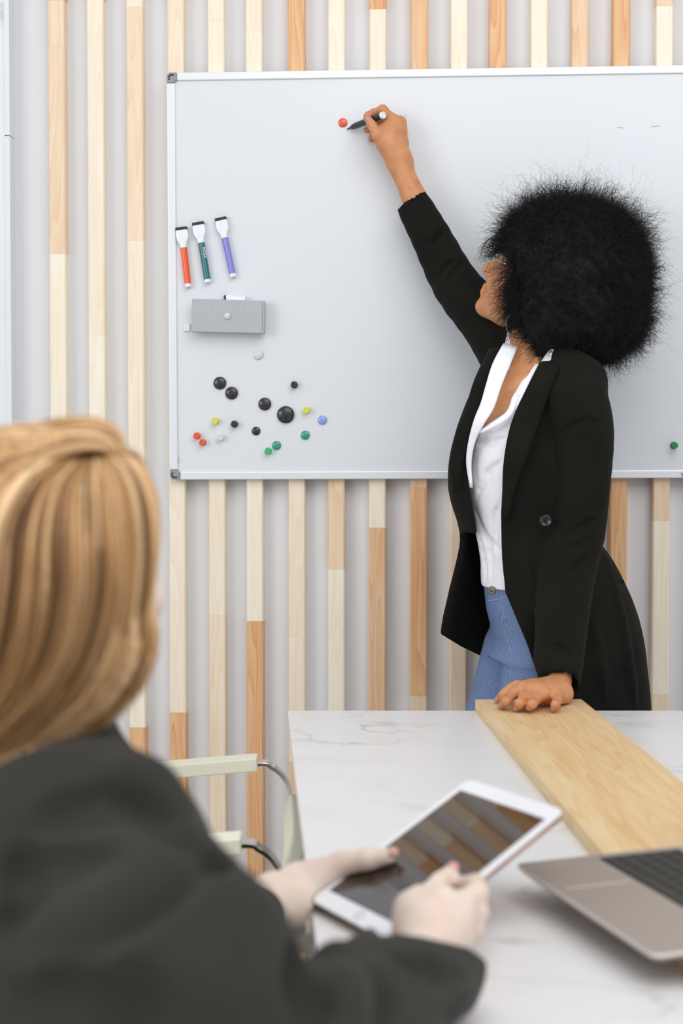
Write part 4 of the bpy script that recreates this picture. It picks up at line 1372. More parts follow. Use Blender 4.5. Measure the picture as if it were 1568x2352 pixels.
# --- blazer
Fz = Field((-.08, 2.50, .60), (.60, 3.145, 1.80), .0034)
ZL_ = [(835, 1130, 1360), (860, 1100, 1378), (900, 1080, 1384), (950, 1058, 1380), (1000, 1043, 1368), (1050, 1030, 1356), (1100, 1026, 1346), (1150, 1031, 1340), (1190, 1046, 1340), (1218, 1060, 1352),
       (1250, 1056, 1385), (1300, 1044, 1416), (1350, 1031, 1440), (1400, 1018, 1464), (1450, 1008, 1478), (1500, 1006, 1486), (1600, 1006, 1497), (1700, 1002, 1504)]
bfn = lambda y: .105 + .035 * min(1, max(0, (y - 835) / 120)) - .008 * max(0, min(1, (y - 1050) / 150)) + .022 * max(0, min(1, (y - 1250) / 250))
zrows = rows_px(ZL_, 2.86, bfn)
wv = lambda X, Y, Z: .0016 * nz1(X, Y, Z * .4) + .0008 * nz2(X, Y, Z)
Fz.loft(zrows, rot=radians(10), wav=wv)
Fz.chain(PT([(1195, 835, 2.93), (1250, 830, 2.86), (1330, 880, 2.76)]), [.055, .055, .055], .03)
Fz.loft(zrows, rot=radians(10), op='s', off=-.010, k=.003)
# sleeves
SR = PT([(1188, 835, 2.945), (1125, 745, 2.985), (1048, 655, 3.035), (990, 545, 3.052), (945, 462, 3.063)])
Fz.chain(SR, [.068, .058, .050, .042, .036], .02, sub=3)
SLv = PT([(1325, 925, 2.735), (1338, 1000, 2.735), (1335, 1110, 2.74), (1322, 1225, 2.745), (1300, 1330, 2.71), (1288, 1450, 2.665), (1279, 1562, 2.628)])
Fz.chain(SLv, [.060, .058, .054, .0545, .0525, .0475, .0430], .015, sub=3)
# sleeve ends hollow
Fz.chain(PT([(947, 465, 3.062), (928, 425, 3.068)]), [.0325, .034], .002, 's')
Fz.prism([(880, 400), (905, 488), (930, 462), (972, 437), (990, 437), (980, 380)], 2.9, 3.145, .002)
Fz.prism([(1150, 1640), (1210, 1566), (1240, 1560), (1285, 1575), (1320, 1595), (1345, 1650)], 2.5, 2.66, .003)
Fz.chain(PT([(1280, 1545, 2.634), (1282, 1600, 2.60)]), [.036, .037], .002, 's')
# front opening
openP = [(1186, 770), (1245, 780), (1240, 832), (1200, 920), (1171, 1000), (1155, 1090), (1150, 1180), (1152, 1280), (1160, 1360), (1185, 1420), (1210, 1480), (1234, 1552), (1250, 1720),
         (960, 1720), (960, 1480), (1000, 1380), (1040, 1260), (1066, 1222), (1096, 1226), (1085, 1165), (1074, 1120), (1069, 1060), (1078, 1000), (1100, 950), (1118, 895), (1126, 835), (1158, 792)]
Fz.prism(openP, 2.4, 2.86, .002)
# trailing far front panel: cut the hem on the slant
Fz.prism([(960, 1462), (1006, 1453), (1060, 1486), (1122, 1516), (1160, 1530), (1160, 1760), (960, 1760)], 2.84, 3.2, .003)
# lapel seams and folds as shallow creases
for q, r, k_ in (([(1275, 1010), (1300, 988), (1345, 968), (1380, 975)], .0022, .012), ([(1290, 1236), (1320, 1222), (1350, 1203), (1374, 1192)], .0028, .012), ([(1285, 1262), (1320, 1255), (1360, 1232)], .002, .012),
                 ([(1262, 1480), (1290, 1492), (1316, 1512)], .002, .010), ([(1300, 1320), (1335, 1292), (1350, 1280)], .002, .012),
                 ([(1026, 650), (1042, 622), (1062, 606)], .0032, .012), ([(1006, 640), (1026, 612), (1048, 598)], .0022, .012), ([(985, 565), (1005, 548), (1018, 530)], .0016, .010)):
    Fz.crease(q, r, k_, 2.45, 3.12)
for q, r in (([(1266, 1000), (1262, 1100), (1256, 1200)], .005), ([(1395, 1290), (1425, 1420), (1446, 1560), (1455, 1625)], .007), ([(1350, 1400), (1375, 1500), (1388, 1625)], .006), ([(1372, 1385), (1402, 1362), (1436, 1330)], .0028),
             ([(1200, 1250), (1215, 1330), (1232, 1420)], .004)):
    Fz.crease(q, r, .016, 2.45, 3.12, inset=r * .45, op='u')
blazer = Fz.obj('blazer', M['blazer_k'], w1, 1)


strip('lapel', [(1262, 838, 2.735), (1232, 905, 2.715), (1202, 980, 2.705), (1180, 1060, 2.705), (1166, 1130, 2.712), (1160, 1200, 2.72)], [.040, .045, .050, .040, .022, .008], .003, M['blazer_k'], blazer, -FW + RT * -.3)
strip('lapel', [(1135, 800, 2.86), (1105, 870, 2.80), (1085, 940, 2.775), (1062, 1000, 2.765), (1045, 1070, 2.77), (1045, 1130, 2.775)], [.026, .030, .032, .030, .024, .010], .003, M['blazer_k'], blazer, -FW + RT * -.6)
b_ = bmesh.new()
qn = Vector(-FW + RT * -.25).to_track_quat('Z', 'Y').to_matrix().to_4x4()
add_lathe(b_, [(0, 0), (.0108, 0), (.0115, .0015), (.0112, .003), (.009, .0034), (.0080, .0026), (.0035, .0022), (0, .0030)], Matrix.Translation(W(1253, 1196, 2.698)) @ qn, 28)
bm_obj('blazer_button', b_, M['button'], blazer, smooth=True)

# --- afro: dense core plus curled strands
Fa = Field((.10, 2.62, 1.28), (.62, 3.13, 1.88), .005)
nA = noise3(11, 42); nB = noise3(12, 95)
for c_, r_ in (((1312, 630, 2.88), (.148, .150, .150)), ((1250, 590, 2.87), (.098, .125, .092)), ((1335, 725, 2.88), (.128, .140, .100)), ((1262, 715, 2.84), (.080, .09, .088)), ((1375, 620, 2.88), (.092, .12, .105)),
               ((1225, 762, 2.815), (.030, .045, .055))):
    Fa.ell(W(*c_), r_, None, .03)
X, Y, Z = Fa.grid((slice(None),) * 3)
Fa.D += (.011 * nA(X, Y, Z) + .006 * nB(X, Y, Z)).astype(np.float32)
# leave the face free
Fa.ell(HP(.078, .0, -.030), (.056, .10, .080), np.array([g, l, u]), .012, 's')
Fa.ell(HP(.050, .07, .0), (.04, .03, .035), np.array([g, l, u]), .012, 's')
Fa.chain([W(1160, 770, 2.82), W(1205, 800, 2.80), W(1190, 860, 2.80)], [.035, .024, .028], .01, 's')
Fa.chain([HP(.10, .078, .012), HP(.035, .090, .012)], [.020, .012], .008, 's')
TA, TB = HP(.095, .080, .012), HP(.030, .088, .012)


def off_temple(P, dmin):
    v = TB - TA; t = np.clip(((P - TA) @ v) / (v @ v), 0, 1)
    return np.linalg.norm(P - TA - t[:, None] * v, axis=1) > dmin


hairV, hairF = Fa.mesh()
nv = len(hairV)
# vertex normals
fn = np.cross(hairV[hairF[:, 2]] - hairV[hairF[:, 0]], hairV[hairF[:, 3]] - hairV[hairF[:, 1]])
vn = np.zeros_like(hairV)
for a in range(4): np.add.at(vn, hairF[:, a], fn)
vn /= np.linalg.norm(vn, axis=1)[:, None] + 1e-9
hair = fast_mesh('hair', hairV, hairF, M['afro'], w1, attrs={'tone': np.full(nv, .12)})
hair['kind'] = 'stuff'


def ribbons(P, width, tone, name, m, parent, nrm_rand=True):
    """P (n, s, 3) polylines -> crossed ribbons"""
    n, s_, _ = P.shape
    P = P.copy(); P[..., 1] = np.minimum(P[..., 1], 3.142)
    T = np.gradient(P, axis=1); T /= np.linalg.norm(T, axis=2, keepdims=True) + 1e-9
    R_ = rng.randn(n, 1, 3); side_ = np.cross(T, R_); side_ /= np.linalg.norm(side_, axis=2, keepdims=True) + 1e-9
    wd = (width if np.ndim(width) else np.full(n, width))[:, None, None] * np.clip(1.15 - np.linspace(0, 1, s_) ** 2, .15, 1)[None, :, None]
    nn = np.cross(side_, T)
    V3 = np.stack([P + side_ * wd, P - side_ * wd * .5 + nn * wd * .87, P - side_ * wd * .5 - nn * wd * .87], 2)   # (n,s,3,3)
    V = V3.reshape(-1, 3)
    base = (np.arange(n)[:, None] * s_ + np.arange(s_ - 1)[None]).reshape(-1) * 3
    Fq = np.concatenate([np.stack([base + a, base + (a + 1) % 3, base + 3 + (a + 1) % 3, base + 3 + a], 1) for a in range(3)])
    o = fast_mesh(name, V, Fq, m, parent, attrs={'tone': np.repeat(np.asarray(tone), s_ * 3)})
    o['kind'] = 'stuff'
    return o


NC = 19000
sel = rng.choice(np.where(off_temple(hairV, .020))[0], NC)
P0 = hairV[sel]; N0 = vn[sel]
cen = W(1300, 660, 2.88)
outd = P0 - cen; outd /= np.linalg.norm(outd, axis=1)[:, None]
Dr = N0 * .4 + outd * .5 + rng.randn(NC, 3) * .62; Dr /= np.linalg.norm(Dr, axis=1)[:, None]
# fewer, shorter strands where the face shows
fc = HP(.085, .02, -.03)
nearf = np.clip((np.linalg.norm(P0 - fc, axis=1) - .05) / .06, 0, 1)
Ln = (.014 + .042 * rng.rand(NC) ** 2.2) * (1 + .5 * (outd[:, 2] > .5)) * (.35 + .65 * nearf)
S_ = 15
tt_ = np.linspace(0, 1, S_)
e1 = np.cross(Dr, rng.randn(NC, 3)); e1 /= np.linalg.norm(e1, axis=1)[:, None]; e2 = np.cross(Dr, e1)
ph = rng.rand(NC, 1) * 6.28; fq = rng.uniform(1.6, 4.2, (NC, 1)); am = rng.uniform(.0014, .0040, (NC, 1))
PP = P0[:, None] - Dr[:, None] * .003 + Dr[:, None] * (Ln[:, None] * tt_)[..., None]
wob = am * (0.3 + tt_[None]) 
PP = PP + e1[:, None] * (wob * np.cos(ph + fq * 6.28 * tt_))[..., None] + e2[:, None] * (wob * np.sin(ph + fq * 6.28 * tt_))[..., None]
PP[..., 2] -= (Ln[:, None] * tt_ ** 2 * .15)
cl = ribbons(PP, rng.uniform(.00022, .00042, NC), rng.rand(NC) ** 2 * .8, 'curl', M['afro'], hair)
NF = 5200
sel = rng.choice(np.where((vn[:, 2] > .15) | (vn[:, 0] > .3))[0], NF)
P0 = hairV[sel]; od = P0 - cen; od /= np.linalg.norm(od, axis=1)[:, None]
Dr = od + rng.randn(NF, 3) * .45; Dr /= np.linalg.norm(Dr, axis=1)[:, None]
keep = np.linalg.norm(P0 - fc, axis=1) > .12
Ln = (.018 + .036 * rng.rand(NF) ** 2.0) * (1 + .35 * (od[:, 2] > .6)); S_ = 22; tt_ = np.linspace(0, 1, S_)
e1 = np.cross(Dr, rng.randn(NF, 3)); e1 /= np.linalg.norm(e1, axis=1)[:, None]; e2 = np.cross(Dr, e1)
ph = rng.rand(NF, 1) * 6.28; fq = rng.uniform(2.5, 6.5, (NF, 1)); am = rng.uniform(.0014, .0040, (NF, 1))
PP = P0[:, None] + Dr[:, None] * (Ln[:, None] * tt_)[..., None] + e1[:, None] * (am * np.cos(ph + fq * 6.28 * tt_))[..., None] + e2[:, None] * (am * np.sin(ph + fq * 6.28 * tt_))[..., None]
for h_ in (1, 2, 3.3):
    PP += rng.randn(NF, 1, 3) * (Ln[:, None] * (np.sin(rng.rand(NF, 1) * 6.28 + 6.28 * h_ * tt_) * (tt_ ** .7)))[..., None] * (.16 / h_)
PP += (rng.randn(NF, 1, 3) * (Ln[:, None] * tt_ ** 2)[..., None] * .4)
PP = PP[keep]
ribbons(PP, rng.uniform(.00014, .00026, len(PP)), rng.rand(len(PP)) * .9, 'frizz', M['afro'], hair)
# long wavy locks at the forehead and over the cheek
LK = []
for i in range(150):
    a = rng.rand()
    p0 = W(1170 + rng.uniform(-15, 30), 500 + 80 * rng.rand(), 2.80 + .08 * rng.rand())
    p1 = W(1150 - 40 * a + rng.uniform(-14, 14), 540 + 40 * rng.rand() + 20 * a, 2.79 + .08 * rng.rand())
    p2 = W(1135 - 50 * a * rng.rand() + rng.uniform(-10, 14), 590 + 30 * rng.rand() * a, 2.79 + .08 * rng.rand())
    q = catmull([p0, (p0 + p1) / 2 + rng.randn(3) * .004, p1, p2], 8)
    t_ = np.linspace(0, 1, len(q)); f_ = rng.uniform(2, 4)
    q = q + np.stack([np.sin(t_ * 6.28 * f_ + rng.rand() * 6), np.cos(t_ * 6.28 * f_), np.sin(t_ * 6.28 * f_ + 1)], 1) * .0025
    LK.append(q)
for i in range(560):
    y0 = rng.uniform(610, 760)
    p0 = W(1180 + rng.uniform(-10, 20) + max(0, y0 - 690) * .35, y0 - 25, 2.775)
    p2 = W(1138 + rng.uniform(-26, 25) + max(0, y0 - 690) * .5, y0 + rng.uniform(0, 30), 2.782 + rng.uniform(0, .01))
    q = catmull([p0, (p0 * .6 + p2 * .4) + rng.randn(3) * .003, p2 + rng.randn(3) * .001], 12)[:25]
    t_ = np.linspace(0, 1, len(q)); f_ = rng.uniform(2, 4.5)
    q = q + np.stack([np.sin(t_ * 6.28 * f_ + rng.rand() * 6), np.cos(t_ * 6.28 * f_) * .5, np.sin(t_ * 6.28 * f_ + 1)], 1) * .0022
    LK.append(q)
LK = [q[:25] for q in LK]
ribbons(np.array(LK), rng.uniform(.0002, .00045, len(LK)), rng.rand(len(LK)) * .4, 'wavy_lock', M['afro'], hair)

def clear_table(F_):
    sl_ = (slice(None),) * 3; X, Y, Z = F_.grid(sl_)
    e1_ = (X - c1[0]) * (-diry[1]) + (Y - c1[1]) * diry[0]
    if (c3 - c2) @ np.array([-diry[1], diry[0], 0]) < 0 and (c2 - c1) @ np.array([-diry[1], diry[0], 0]) < 0: e1_ = -e1_
    box = np.maximum(np.maximum(-(e1_ + .006), Z - (ZT + .004)), (ZT - .030) - Z)
    F_.D = np.maximum(F_.D, -box.astype(np.float32))


# ================================================================== seated woman
w2 = empty('person', (-.26, 1.36, 0), label='blonde woman in charcoal blazer seated at the table holding a tablet', cat='person')
az2, el2 = radians(56), radians(0)
g2 = np.array([cos(az2) * cos(el2), sin(az2) * cos(el2), sin(el2)])
l2 = np.cross([0, 0, 1], g2); l2 /= np.linalg.norm(l2); u2 = np.cross(g2, l2)
H2 = W(122, 1312, 1.235)
Fw = Field((-.50, 0.98, .60), (.12, 1.66, 1.36), .0024)
HP2 = head_sdf(Fw, H2, g2, l2, u2)
Fw.chain([H2 + [-.02, 0, -.03], H2 + [-.04, .01, -.12], H2 + [-.05, .02, -.20]], [.055, .05, .07], .02)
Fw.ell(W(60, 2130, 1.30), (.10, .11, .15), None, .04)
def on_tab(u_, v_, w_):    # tablet coordinates in metres from its centre
    return np.array(TM @ Vector((u_, v_, w_)))


def tabpx(px, py, w_):
    o_ = np.array(TM @ Vector((0, 0, w_))); r = ray(px, py)
    return CAM + r * (((o_ - CAM) @ ez) / (r @ ez))


# right arm, forearm and hand
wristR = (985, 2185, 1.300)
Fw.chain(PT([(150, 2030, 1.13), (420, 2330, 1.02), (650, 2480, .98), (880, 2320, 1.15), wristR]), [.05, .05, .045, .034, .027], .02)
for q, r in (([wristR, (985, 2130, 1.335), (1010, 2085, 1.352)], [.027, .030, .022]), ([wristR, (1020, 2140, 1.345), (1050, 2090, 1.358)], [.026, .026, .017]),
             ([(1010, 2160, 1.33), (1050, 2125, 1.352)], [.024, .016]), ([(1000, 2175, 1.32), (1035, 2155, 1.345)], [.022, .014]), ([(960, 2140, 1.335), (950, 2090, 1.35), (965, 2062, 1.362)], [.024, .0185, .0125])):
    Fw.chain(PT(q), r, .012)
nR = ez
# thumb lies on the screen
thR = [tabpx(952, 2105, .034), tabpx(972, 2066, .022), tabpx(1011, 2028, .014), tabpx(1037, 2002, .0085)]
Fw.chain(thR, [.0150, .0118, .0100, .0082], .008)
# push thumb tip onto the glass plane is checked by eye; fingers wrap under the edge
for q, r in (([(1045, 2085, 1.358), (1096, 2052, 1.383), (1092, 2030, 1.425), (1050, 2030, 1.455)], [.0135, .0108, .0092, .0078]),
             ([(1052, 2105, 1.356), (1096, 2096, 1.376), (1082, 2085, 1.420), (1035, 2085, 1.450)], [.0130, .0108, .0094, .0080]),
             ([(1046, 2128, 1.350), (1086, 2136, 1.365), (1066, 2125, 1.405), (1015, 2118, 1.436)], [.0120, .0100, .0088, .0076]),
             ([(1030, 2152, 1.343), (1062, 2164, 1.352), (1045, 2158, 1.385), (1000, 2148, 1.41)], [.0105, .0088, .0076, .0068])):
    Fw.chain(PT(q), r, .005)
# left forearm and hand
wristL = (630, 2076, 1.535)
Fw.chain(PT([(60, 2100, 1.40), (250, 2300, 1.40), (520, 2160, 1.48), wristL]), [.05, .042, .034, .027], .02)
wl = W(*wristL)
for q, r in (([wl, tabpx(690, 2038, -.004), tabpx(735, 2016, -.002)], [.028, .027, .021]), ([wl, on_tab(-.100, -.112, -.018), on_tab(-.088, -.095, -.022)], [.026, .022, .016]),
             ([wl, on_tab(-.100, -.128, -.018), on_tab(-.084, -.118, -.026)], [.028, .022, .015])):
    Fw.chain(q, r, .014)
thL = [tabpx(735, 2022, .0), tabpx(785, 1988, .006), tabpx(845, 1974, .0105), tabpx(891, 1967, .0092)]
Fw.chain(thL, [.021, .0155, .0118, .0088], .01)
for q, r in (([on_tab(-.102, -.072, -.014), on_tab(-.085, -.045, -.026), on_tab(-.05, -.030, -.024), on_tab(-.025, -.025, -.018)], [.014, .0105, .0095, .008]),
             ([on_tab(-.095, -.088, -.020), on_tab(-.070, -.070, -.028), on_tab(-.035, -.060, -.025), on_tab(-.008, -.055, -.019)], [.014, .0105, .0095, .008]),
             ([on_tab(-.088, -.100, -.024), on_tab(-.058, -.092, -.028), on_tab(-.022, -.088, -.025), on_tab(.004, -.085, -.019)], [.0135, .0105, .0092, .008]),
             ([on_tab(-.086, -.120, -.024), on_tab(-.050, -.126, -.026), on_tab(-.015, -.127, -.024), on_tab(.030, -.124, -.020)], [.0150, .0105, .0095, .0078])):
    Fw.chain(q, r, .006)
# nothing of the hand passes through the tablet
sl = tuple(slice(None) for _ in range(3)); X, Y, Z = Fw.grid(sl)
iM = np.array(TM.inverted())
tu = iM[0][0] * X + iM[0][1] * Y + iM[0][2] * Z + iM[0][3]; tv = iM[1][0] * X + iM[1][1] * Y + iM[1][2] * Z + iM[1][3]; tw = iM[2][0] * X + iM[2][1] * Y + iM[2][2] * Z + iM[2][3]
bx = np.maximum(np.maximum(np.abs(tu) - .0855, np.abs(tv) - .1207), np.abs(tw + .0037) - .0048)
Fw.D = np.maximum(Fw.D, -bx.astype(np.float32)); del tu, tv, tw, bx, X, Y, Z
clear_table(Fw)
body2 = Fw.obj('body', M['skin_w'], w2, 1)
put_nail(Fw, 1040, 1994, 1.25, 1.6, thR[-1] - thR[-2], .0125, .0150, M['nail_w'], body2)
put_nail(Fw, 903, 1957, 1.35, 1.75, thL[-1] - thL[-2], .0115, .0125, M['nail_w'], body2)

# --- charcoal blazer
Fg = Field((-.66, .78, .40), (.14, 1.68, 1.16), .0040)
nz3 = noise3(21, 22)
# trunk
def c_(px, py, d): return W(px, py, d)
T0 = W(40, 2150, 1.26)
rowsT = [(.50, -.34, 1.33, .115, .14), (.60, -.34, 1.33, .112, .138), (.75, -.34, 1.32, .118, .14), (.84, -.33, 1.30, .12, .165), (.90, -.325, 1.29, .105, .155), (.96, -.32, 1.29, .075, .10), (1.0, -.315, 1.29, .05, .055)]
Fg.loft(rowsT, rot=radians(-18), wav=lambda X, Y, Z: .003 * nz3(X, Y, Z * .6), k=.02)
Fg.chain(PT([(178, 1720, 1.20), (240, 1880, 1.12), (225, 2060, 1.08)]), [.026, .054, .088], .05, sub=3)
Fg.ell(W(160, 2060, 1.08), (.112, .10, .115), None, .03)
Fg.chain(PT([(60, 1760, 1.28), (20, 1850, 1.40)]), [.05, .07], .04)
Fg.chain(PT([(20, 1850, 1.40), (200, 2250, 1.40), (470, 2190, 1.455), (575, 2115, 1.495)]), [.07, .06, .046, .038], .02, sub=2)
# upper arm with the loose elbow bulge, then forearm to cuff
Fg.ell(W(398, 2255, .965), (.088, .088, .088), None, .012)
Fg.chain(PT([(200, 2080, 1.05), (398, 2260, .97), (540, 2450, .955), (650, 2500, .97)]), [.10, .084, .074, .066], .012, sub=3)
Fg.chain(PT([(640, 2470, .97), (780, 2410, 1.05), (890, 2320, 1.14), (966, 2235, 1.23), (988, 2200, 1.262)]), [.066, .066, .062, .0535, .0515], .016, sub=3)
# cuff mouth
Fg.chain(PT([(985, 2215, 1.262), (990, 2120, 1.33)]), [.043, .052], .003, 's')
Fg.prism([(840, 2100), (873, 2153), (909, 2143), (970, 2152), (1075, 2176), (1128, 2214), (1200, 2150), (1000, 1950), (830, 2000)], 1.1, 1.7, .004)
Fg.prism([(1127, 2214), (1121, 2254), (1099, 2318), (1030, 2356), (1030, 2420), (1250, 2420), (1250, 2180)], 1.0, 1.7, .008)
for q, r, k_ in (([(462, 1958), (400, 1990), (330, 2038), (215, 2095), (90, 2118), (0, 2125)], .015, .022), ([(225, 1822), (300, 1812), (370, 1862), (425, 1922), (462, 1968)], .011, .022),
                 ([(90, 1875), (190, 1850), (280, 1862)], .006, .03), ([(40, 2000), (160, 1990), (280, 1995)], .004, .03), ([(60, 2290), (230, 2340), (330, 2345)], .010, .04),
                 ([(692, 2185), (710, 2260), (716, 2345)], .014, .020), ([(800, 2196), (850, 2265), (872, 2345)], .011, .022), ([(900, 2200), (990, 2230), (1050, 2240)], .004, .02),
                 ([(55, 1900), (50, 2050), (48, 2200)], .007, .02), ([(498, 1968), (480, 1978), (462, 1985)], .010, .014)):
    Fg.crease(q, r, k_, .75, 1.6)
for q, r in (([(450, 2000), (380, 2040), (300, 2090), (180, 2140), (60, 2165)], .014), ([(760, 2190), (790, 2250), (800, 2330)], .010), ([(240, 1790), (330, 1800), (410, 1870)], .010)):
    Fg.crease(q, r, .025, .75, 1.6, inset=r * .55, op='u')
clear_table(Fg)
blazer2 = Fg.obj('blazer', M['blazer_g'], w2, 2)
# (stitches)
for k in range(4):
    b_ = bmesh.new()
    p = Fg.surf(1022 + 12 * k, 2322 - 15 * k, .9, 1.4)
    add_tube(b_, [p - RT * .008 - UP * .006, p + RT * .008 - UP * .002], .0022, 8)
    bm_obj('cuff_stitch', b_, M['shoe'], blazer2, smooth=True)
# trousers and shoes
Ft = Field((-.45, 1.05, .0), (.42, 1.60, .62), .006)
for yy in (1.26, 1.46):
    Ft.chain([(-.28, yy, .582), (.16, yy + .02, .572), (.20, yy + .02, .50), (.19, yy + .02, .10)], [.082, .062, .058, .042], .02)
Ft.ell((-.33, 1.36, .585), (.11, .14, .095), None, .03)
Ft.D[:, :, :2] = .01
Ft.obj('trousers', M['blazer_g'], w2, 1)
for yy in (1.28, 1.48):
    Fs_ = Field((.10, yy - .07, 0), (.42, yy + .07, .14), .004)
    Fs_.chain([(.18, yy, .09), (.18, yy, .045), (.26, yy, .035), (.34, yy, .027)], [.042, .042, .034, .025], .02)
    Fs_.D[:, :, :2] = .01
    Fs_.obj('shoe', M['shoe'], w2, 1)

# --- blonde hair: a cap under combed locks
hroot = None
HS = .000378
Fh = Field((-.56, 1.0, .93), (-.04, 1.48, 1.38), .004)
B2 = np.array([g2, l2, u2])
Fh.ell(HP2(-.018, 0, .036), (.108, .086, .084), B2, .01)
Fh.ell(HP2(-.030, -.02, -.03), (.092, .070, .092), B2, .03)
Fh.ell(W(172, 1440, 1.165), (.052, .04, .072), None, .03)
Fh.chain(PT([(200, 1480, 1.16), (120, 1600, 1.16), (0, 1720, 1.17), (-60, 1800, 1.18)]), [.045, .036, .028, .02], .03, sub=2)
Fh.ell(HP2(.085, 0, -.02), (.045, .10, .08), B2, .01, 's')
hV, hF = Fh.mesh()
hair2 = fast_mesh('hair', hV, hF, M['blond'], w2, attrs={'tone': np.full(len(hV), .36) + .1 * np.sin(hV[:, 0] * 160 + 12 * np.sin(hV[:, 2] * 14))})
hair2['kind'] = 'stuff'
GD = [  # guides, right (face side) to left (back); (px, py, depth)
    [(262, 1042, 1.20), (318, 1062, 1.20), (356, 1130, 1.20), (366, 1220, 1.20), (350, 1340, 1.195), (330, 1440, 1.19), (316, 1540, 1.185), (282, 1612, 1.18), (225, 1640, 1.175), (150, 1660, 1.17)],
    [(250, 1040, 1.19), (295, 1080, 1.165), (325, 1160, 1.15), (332, 1280, 1.145), (318, 1400, 1.145), (295, 1500, 1.15), (250, 1585, 1.15), (170, 1640, 1.15), (70, 1705, 1.15), (-30, 1790, 1.16)],
    [(240, 1042, 1.185), (262, 1090, 1.14), (280, 1180, 1.12), (285, 1300, 1.115), (272, 1420, 1.12), (235, 1530, 1.125), (170, 1610, 1.13), (80, 1680, 1.135), (0, 1745, 1.14), (-60, 1810, 1.15)],
    [(225, 1048, 1.18), (222, 1110, 1.125), (228, 1220, 1.10), (230, 1340, 1.095), (205, 1460, 1.10), (155, 1560, 1.11), (80, 1640, 1.12), (0, 1705, 1.13), (-60, 1770, 1.14), (-110, 1840, 1.15)],
    [(205, 1050, 1.18), (170, 1120, 1.12), (160, 1230, 1.09), (160, 1350, 1.085), (135, 1480, 1.09), (80, 1580, 1.10), (0, 1660, 1.115), (-60, 1730, 1.13), (-100, 1800, 1.14), (-140, 1870, 1.15)],
    [(185, 1045, 1.18), (110, 1110, 1.125), (75, 1220, 1.095), (65, 1350, 1.085), (45, 1480, 1.09), (0, 1590, 1.10), (-60, 1680, 1.115), (-110, 1760, 1.13), (-150, 1850, 1.14), (-180, 1930, 1.15)],
    [(170, 1035, 1.18), (60, 1090, 1.135), (-10, 1200, 1.11), (-30, 1340, 1.10), (-50, 1480, 1.10), (-90, 1600, 1.11), (-130, 1700, 1.12), (-160, 1800, 1.13), (-190, 1880, 1.14), (-210, 1950, 1.15)],
    [(180, 1020, 1.185), (30, 1060, 1.15), (-70, 1160, 1.13), (-110, 1300, 1.12), (-130, 1450, 1.12), (-160, 1600, 1.12), (-190, 1720, 1.13), (-210, 1830, 1.14), (-230, 1900, 1.15), (-240, 1980, 1.16)]]
GT = [  # over the crown, from the parting to the back
    [(262, 1040, 1.195), (285, 1022, 1.20), (262, 990, 1.21), (200, 972, 1.22), (110, 988, 1.22), (10, 1028, 1.22), (-70, 1090, 1.21), (-140, 1200, 1.20), (-170, 1320, 1.19), (-190, 1450, 1.18)],
    [(258, 1045, 1.185), (268, 1020, 1.19), (225, 996, 1.19), (150, 1000, 1.19), (70, 1030, 1.185), (-20, 1075, 1.18), (-80, 1140, 1.16), (-140, 1240, 1.16), (-165, 1350, 1.16), (-185, 1470, 1.16)],
    [(250, 1048, 1.18), (238, 1032, 1.172), (180, 1032, 1.165), (110, 1055, 1.155), (40, 1095, 1.145), (-20, 1145, 1.138), (-70, 1190, 1.13), (-120, 1290, 1.13), (-140, 1400, 1.13), (-165, 1500, 1.14)]]
GT.append([(262, 1036, 1.20), (268, 1005, 1.225), (225, 975, 1.25), (150, 975, 1.265), (50, 1000, 1.27), (-40, 1050, 1.27), (-110, 1120, 1.26), (-170, 1220, 1.25), (-200, 1330, 1.24), (-220, 1450, 1.22)])
GT = [GT[3], GT[0], GT[1], GT[2]]
GF = [  # far side of the parting, hangs beyond the face
    [(270, 1038, 1.21), (310, 1045, 1.25), (335, 1110, 1.29), (335, 1220, 1.31), (300, 1340, 1.33), (280, 1440, 1.33), (260, 1540, 1.32), (230, 1600, 1.31), (190, 1640, 1.29), (150, 1660, 1.28)],
    [(260, 1030, 1.22), (230, 1020, 1.28), (180, 1060, 1.33), (150, 1200, 1.355), (130, 1340, 1.36), (110, 1440, 1.35), (90, 1540, 1.33), (70, 1600, 1.32), (40, 1660, 1.3), (0, 1700, 1.28)],
    [(240, 1005, 1.23), (130, 1010, 1.30), (20, 1080, 1.345), (-60, 1220, 1.36), (-90, 1350, 1.35), (-110, 1460, 1.33), (-120, 1540, 1.31), (-130, 1600, 1.3), (-140, 1660, 1.28), (-150, 1700, 1.27)]]


def cling(P, lo_):
    """push strand points out of the cap to at least lo_ above its surface"""
    sh_ = P.shape; Q = P.reshape(-1, 3).copy(); m_ = np.broadcast_to(lo_, sh_[:2]).reshape(-1)
    for _ in range(3):
        i = np.round((Q - Fh.lo) / Fh.h).astype(int)
        ok = ((i >= 3) & (i < Fh.n - 3)).all(1)
        ii = i[ok]; d = Fh.D[ii[:, 0], ii[:, 1], ii[:, 2]]
        gr = np.stack([Fh.D[tuple((ii + 3 * np.eye(3, dtype=int)[a]).T)] - Fh.D[tuple((ii - 3 * np.eye(3, dtype=int)[a]).T)] for a in range(3)], 1)
        gr /= np.linalg.norm(gr, axis=1)[:, None] + 1e-9
        Q[ok] += gr * np.maximum(m_[ok] - d, 0)[:, None]
    return Q.reshape(sh_)


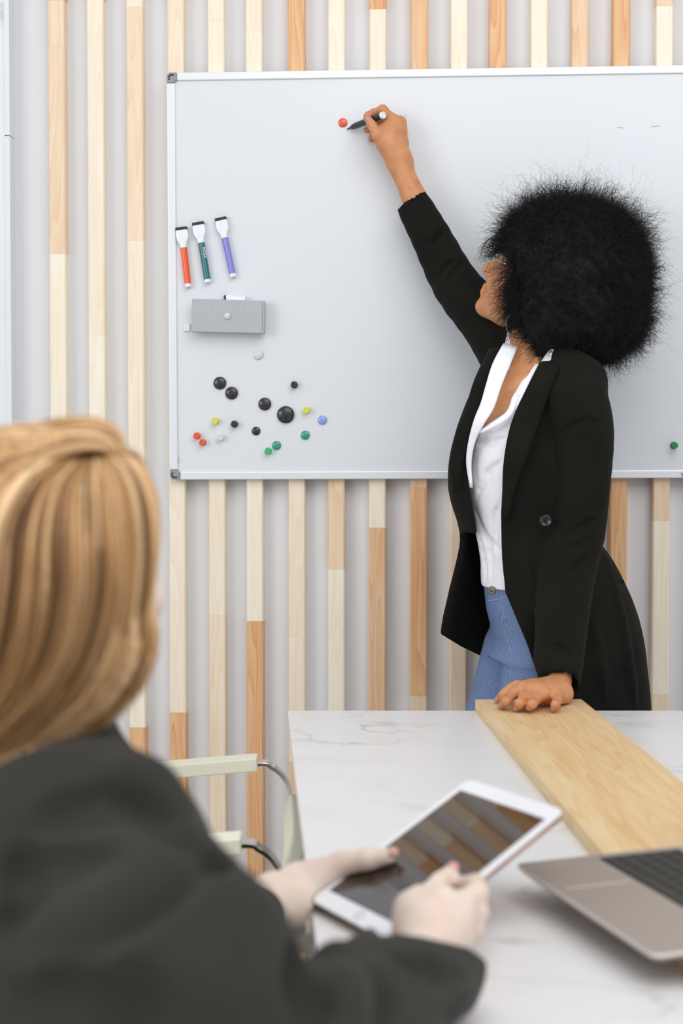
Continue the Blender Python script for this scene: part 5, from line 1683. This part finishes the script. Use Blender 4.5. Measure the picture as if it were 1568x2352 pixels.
def comb(guides, n, jit, clump=40, seed=1, wd=(.0004, .0010), tmu=.55, name='strand', lift=.0):
    r = np.random.RandomState(seed)
    G = np.array([[W(*q) for q in gd] for gd in guides])
    SP = np.array([catmull(gd, 3) for gd in G])                # (g, 28, 3)
    ng = len(G)
    cl_ = r.rand(clump) * (ng - 1); ctone = np.clip(r.normal(tmu, .27, clump), 0, 1); cw = r.rand(clump, 3) - .5
    out, tn = [], []
    S = SP.shape[1]; tt = np.linspace(0, 1, S)
    for i in range(n):
        c = r.randint(clump)
        x0 = r.rand() * (ng - 1); xe = x0 + (cl_[c] - x0) * (.0)
        near_c = np.argmin(np.abs(cl_ - x0)); xc = cl_[near_c]
        pull = .55 * np.sin(np.clip(tt * 1.1, 0, 1) * pi / 2) ** 1.5
        xs_ = np.clip(x0 + (xc - x0) * pull, 0, ng - 1.0001)
        i0 = xs_.astype(int); f = (xs_ - i0)[:, None]
        P = SP[i0, np.arange(S)] * (1 - f) + SP[i0 + 1, np.arange(S)] * f
        off = cw[near_c] * .010 * np.sin(tt * pi)[:, None] + r.randn(3) * jit * (.2 + tt)[:, None]
        P = P + off + (r.rand() * .004 + lift) * (-FW)[None]
        out.append(P); tn.append(np.clip(ctone[near_c] + r.normal(0, .14), 0, 1))
    out = np.array(out)
    out = cling(out, (r.uniform(.001, .0055, n) + lift)[:, None])
    return ribbons(out, r.uniform(wd[0], wd[1], n), tn, name, M['blond'], hair2)


comb(GD, 6000, .0024, 80, 3, (.0004, .0011), .52, 'side_strand')
comb(GT, 3600, .0020, 44, 4, (.0005, .0012), .56, 'crown_strand', .0015)
comb(GF, 1700, .0025, 20, 5, (.0006, .0014), .58, 'far_strand')
# loose ends over the shoulder
LG = [[(40, 1700, 1.14), (35, 1760, 1.115), (22, 1850, 1.09), (20, 1940, 1.075), (5, 2010, 1.07)], [(-40, 1740, 1.14), (-50, 1790, 1.115), (-60, 1860, 1.09), (-60, 1950, 1.075), (-70, 2010, 1.07)],
      [(95, 1680, 1.14), (80, 1720, 1.13), (60, 1790, 1.11), (45, 1870, 1.09), (40, 1950, 1.075)]]
comb(LG, 330, .0022, 10, 6, (.0004, .0009), .6, 'loose_strand')
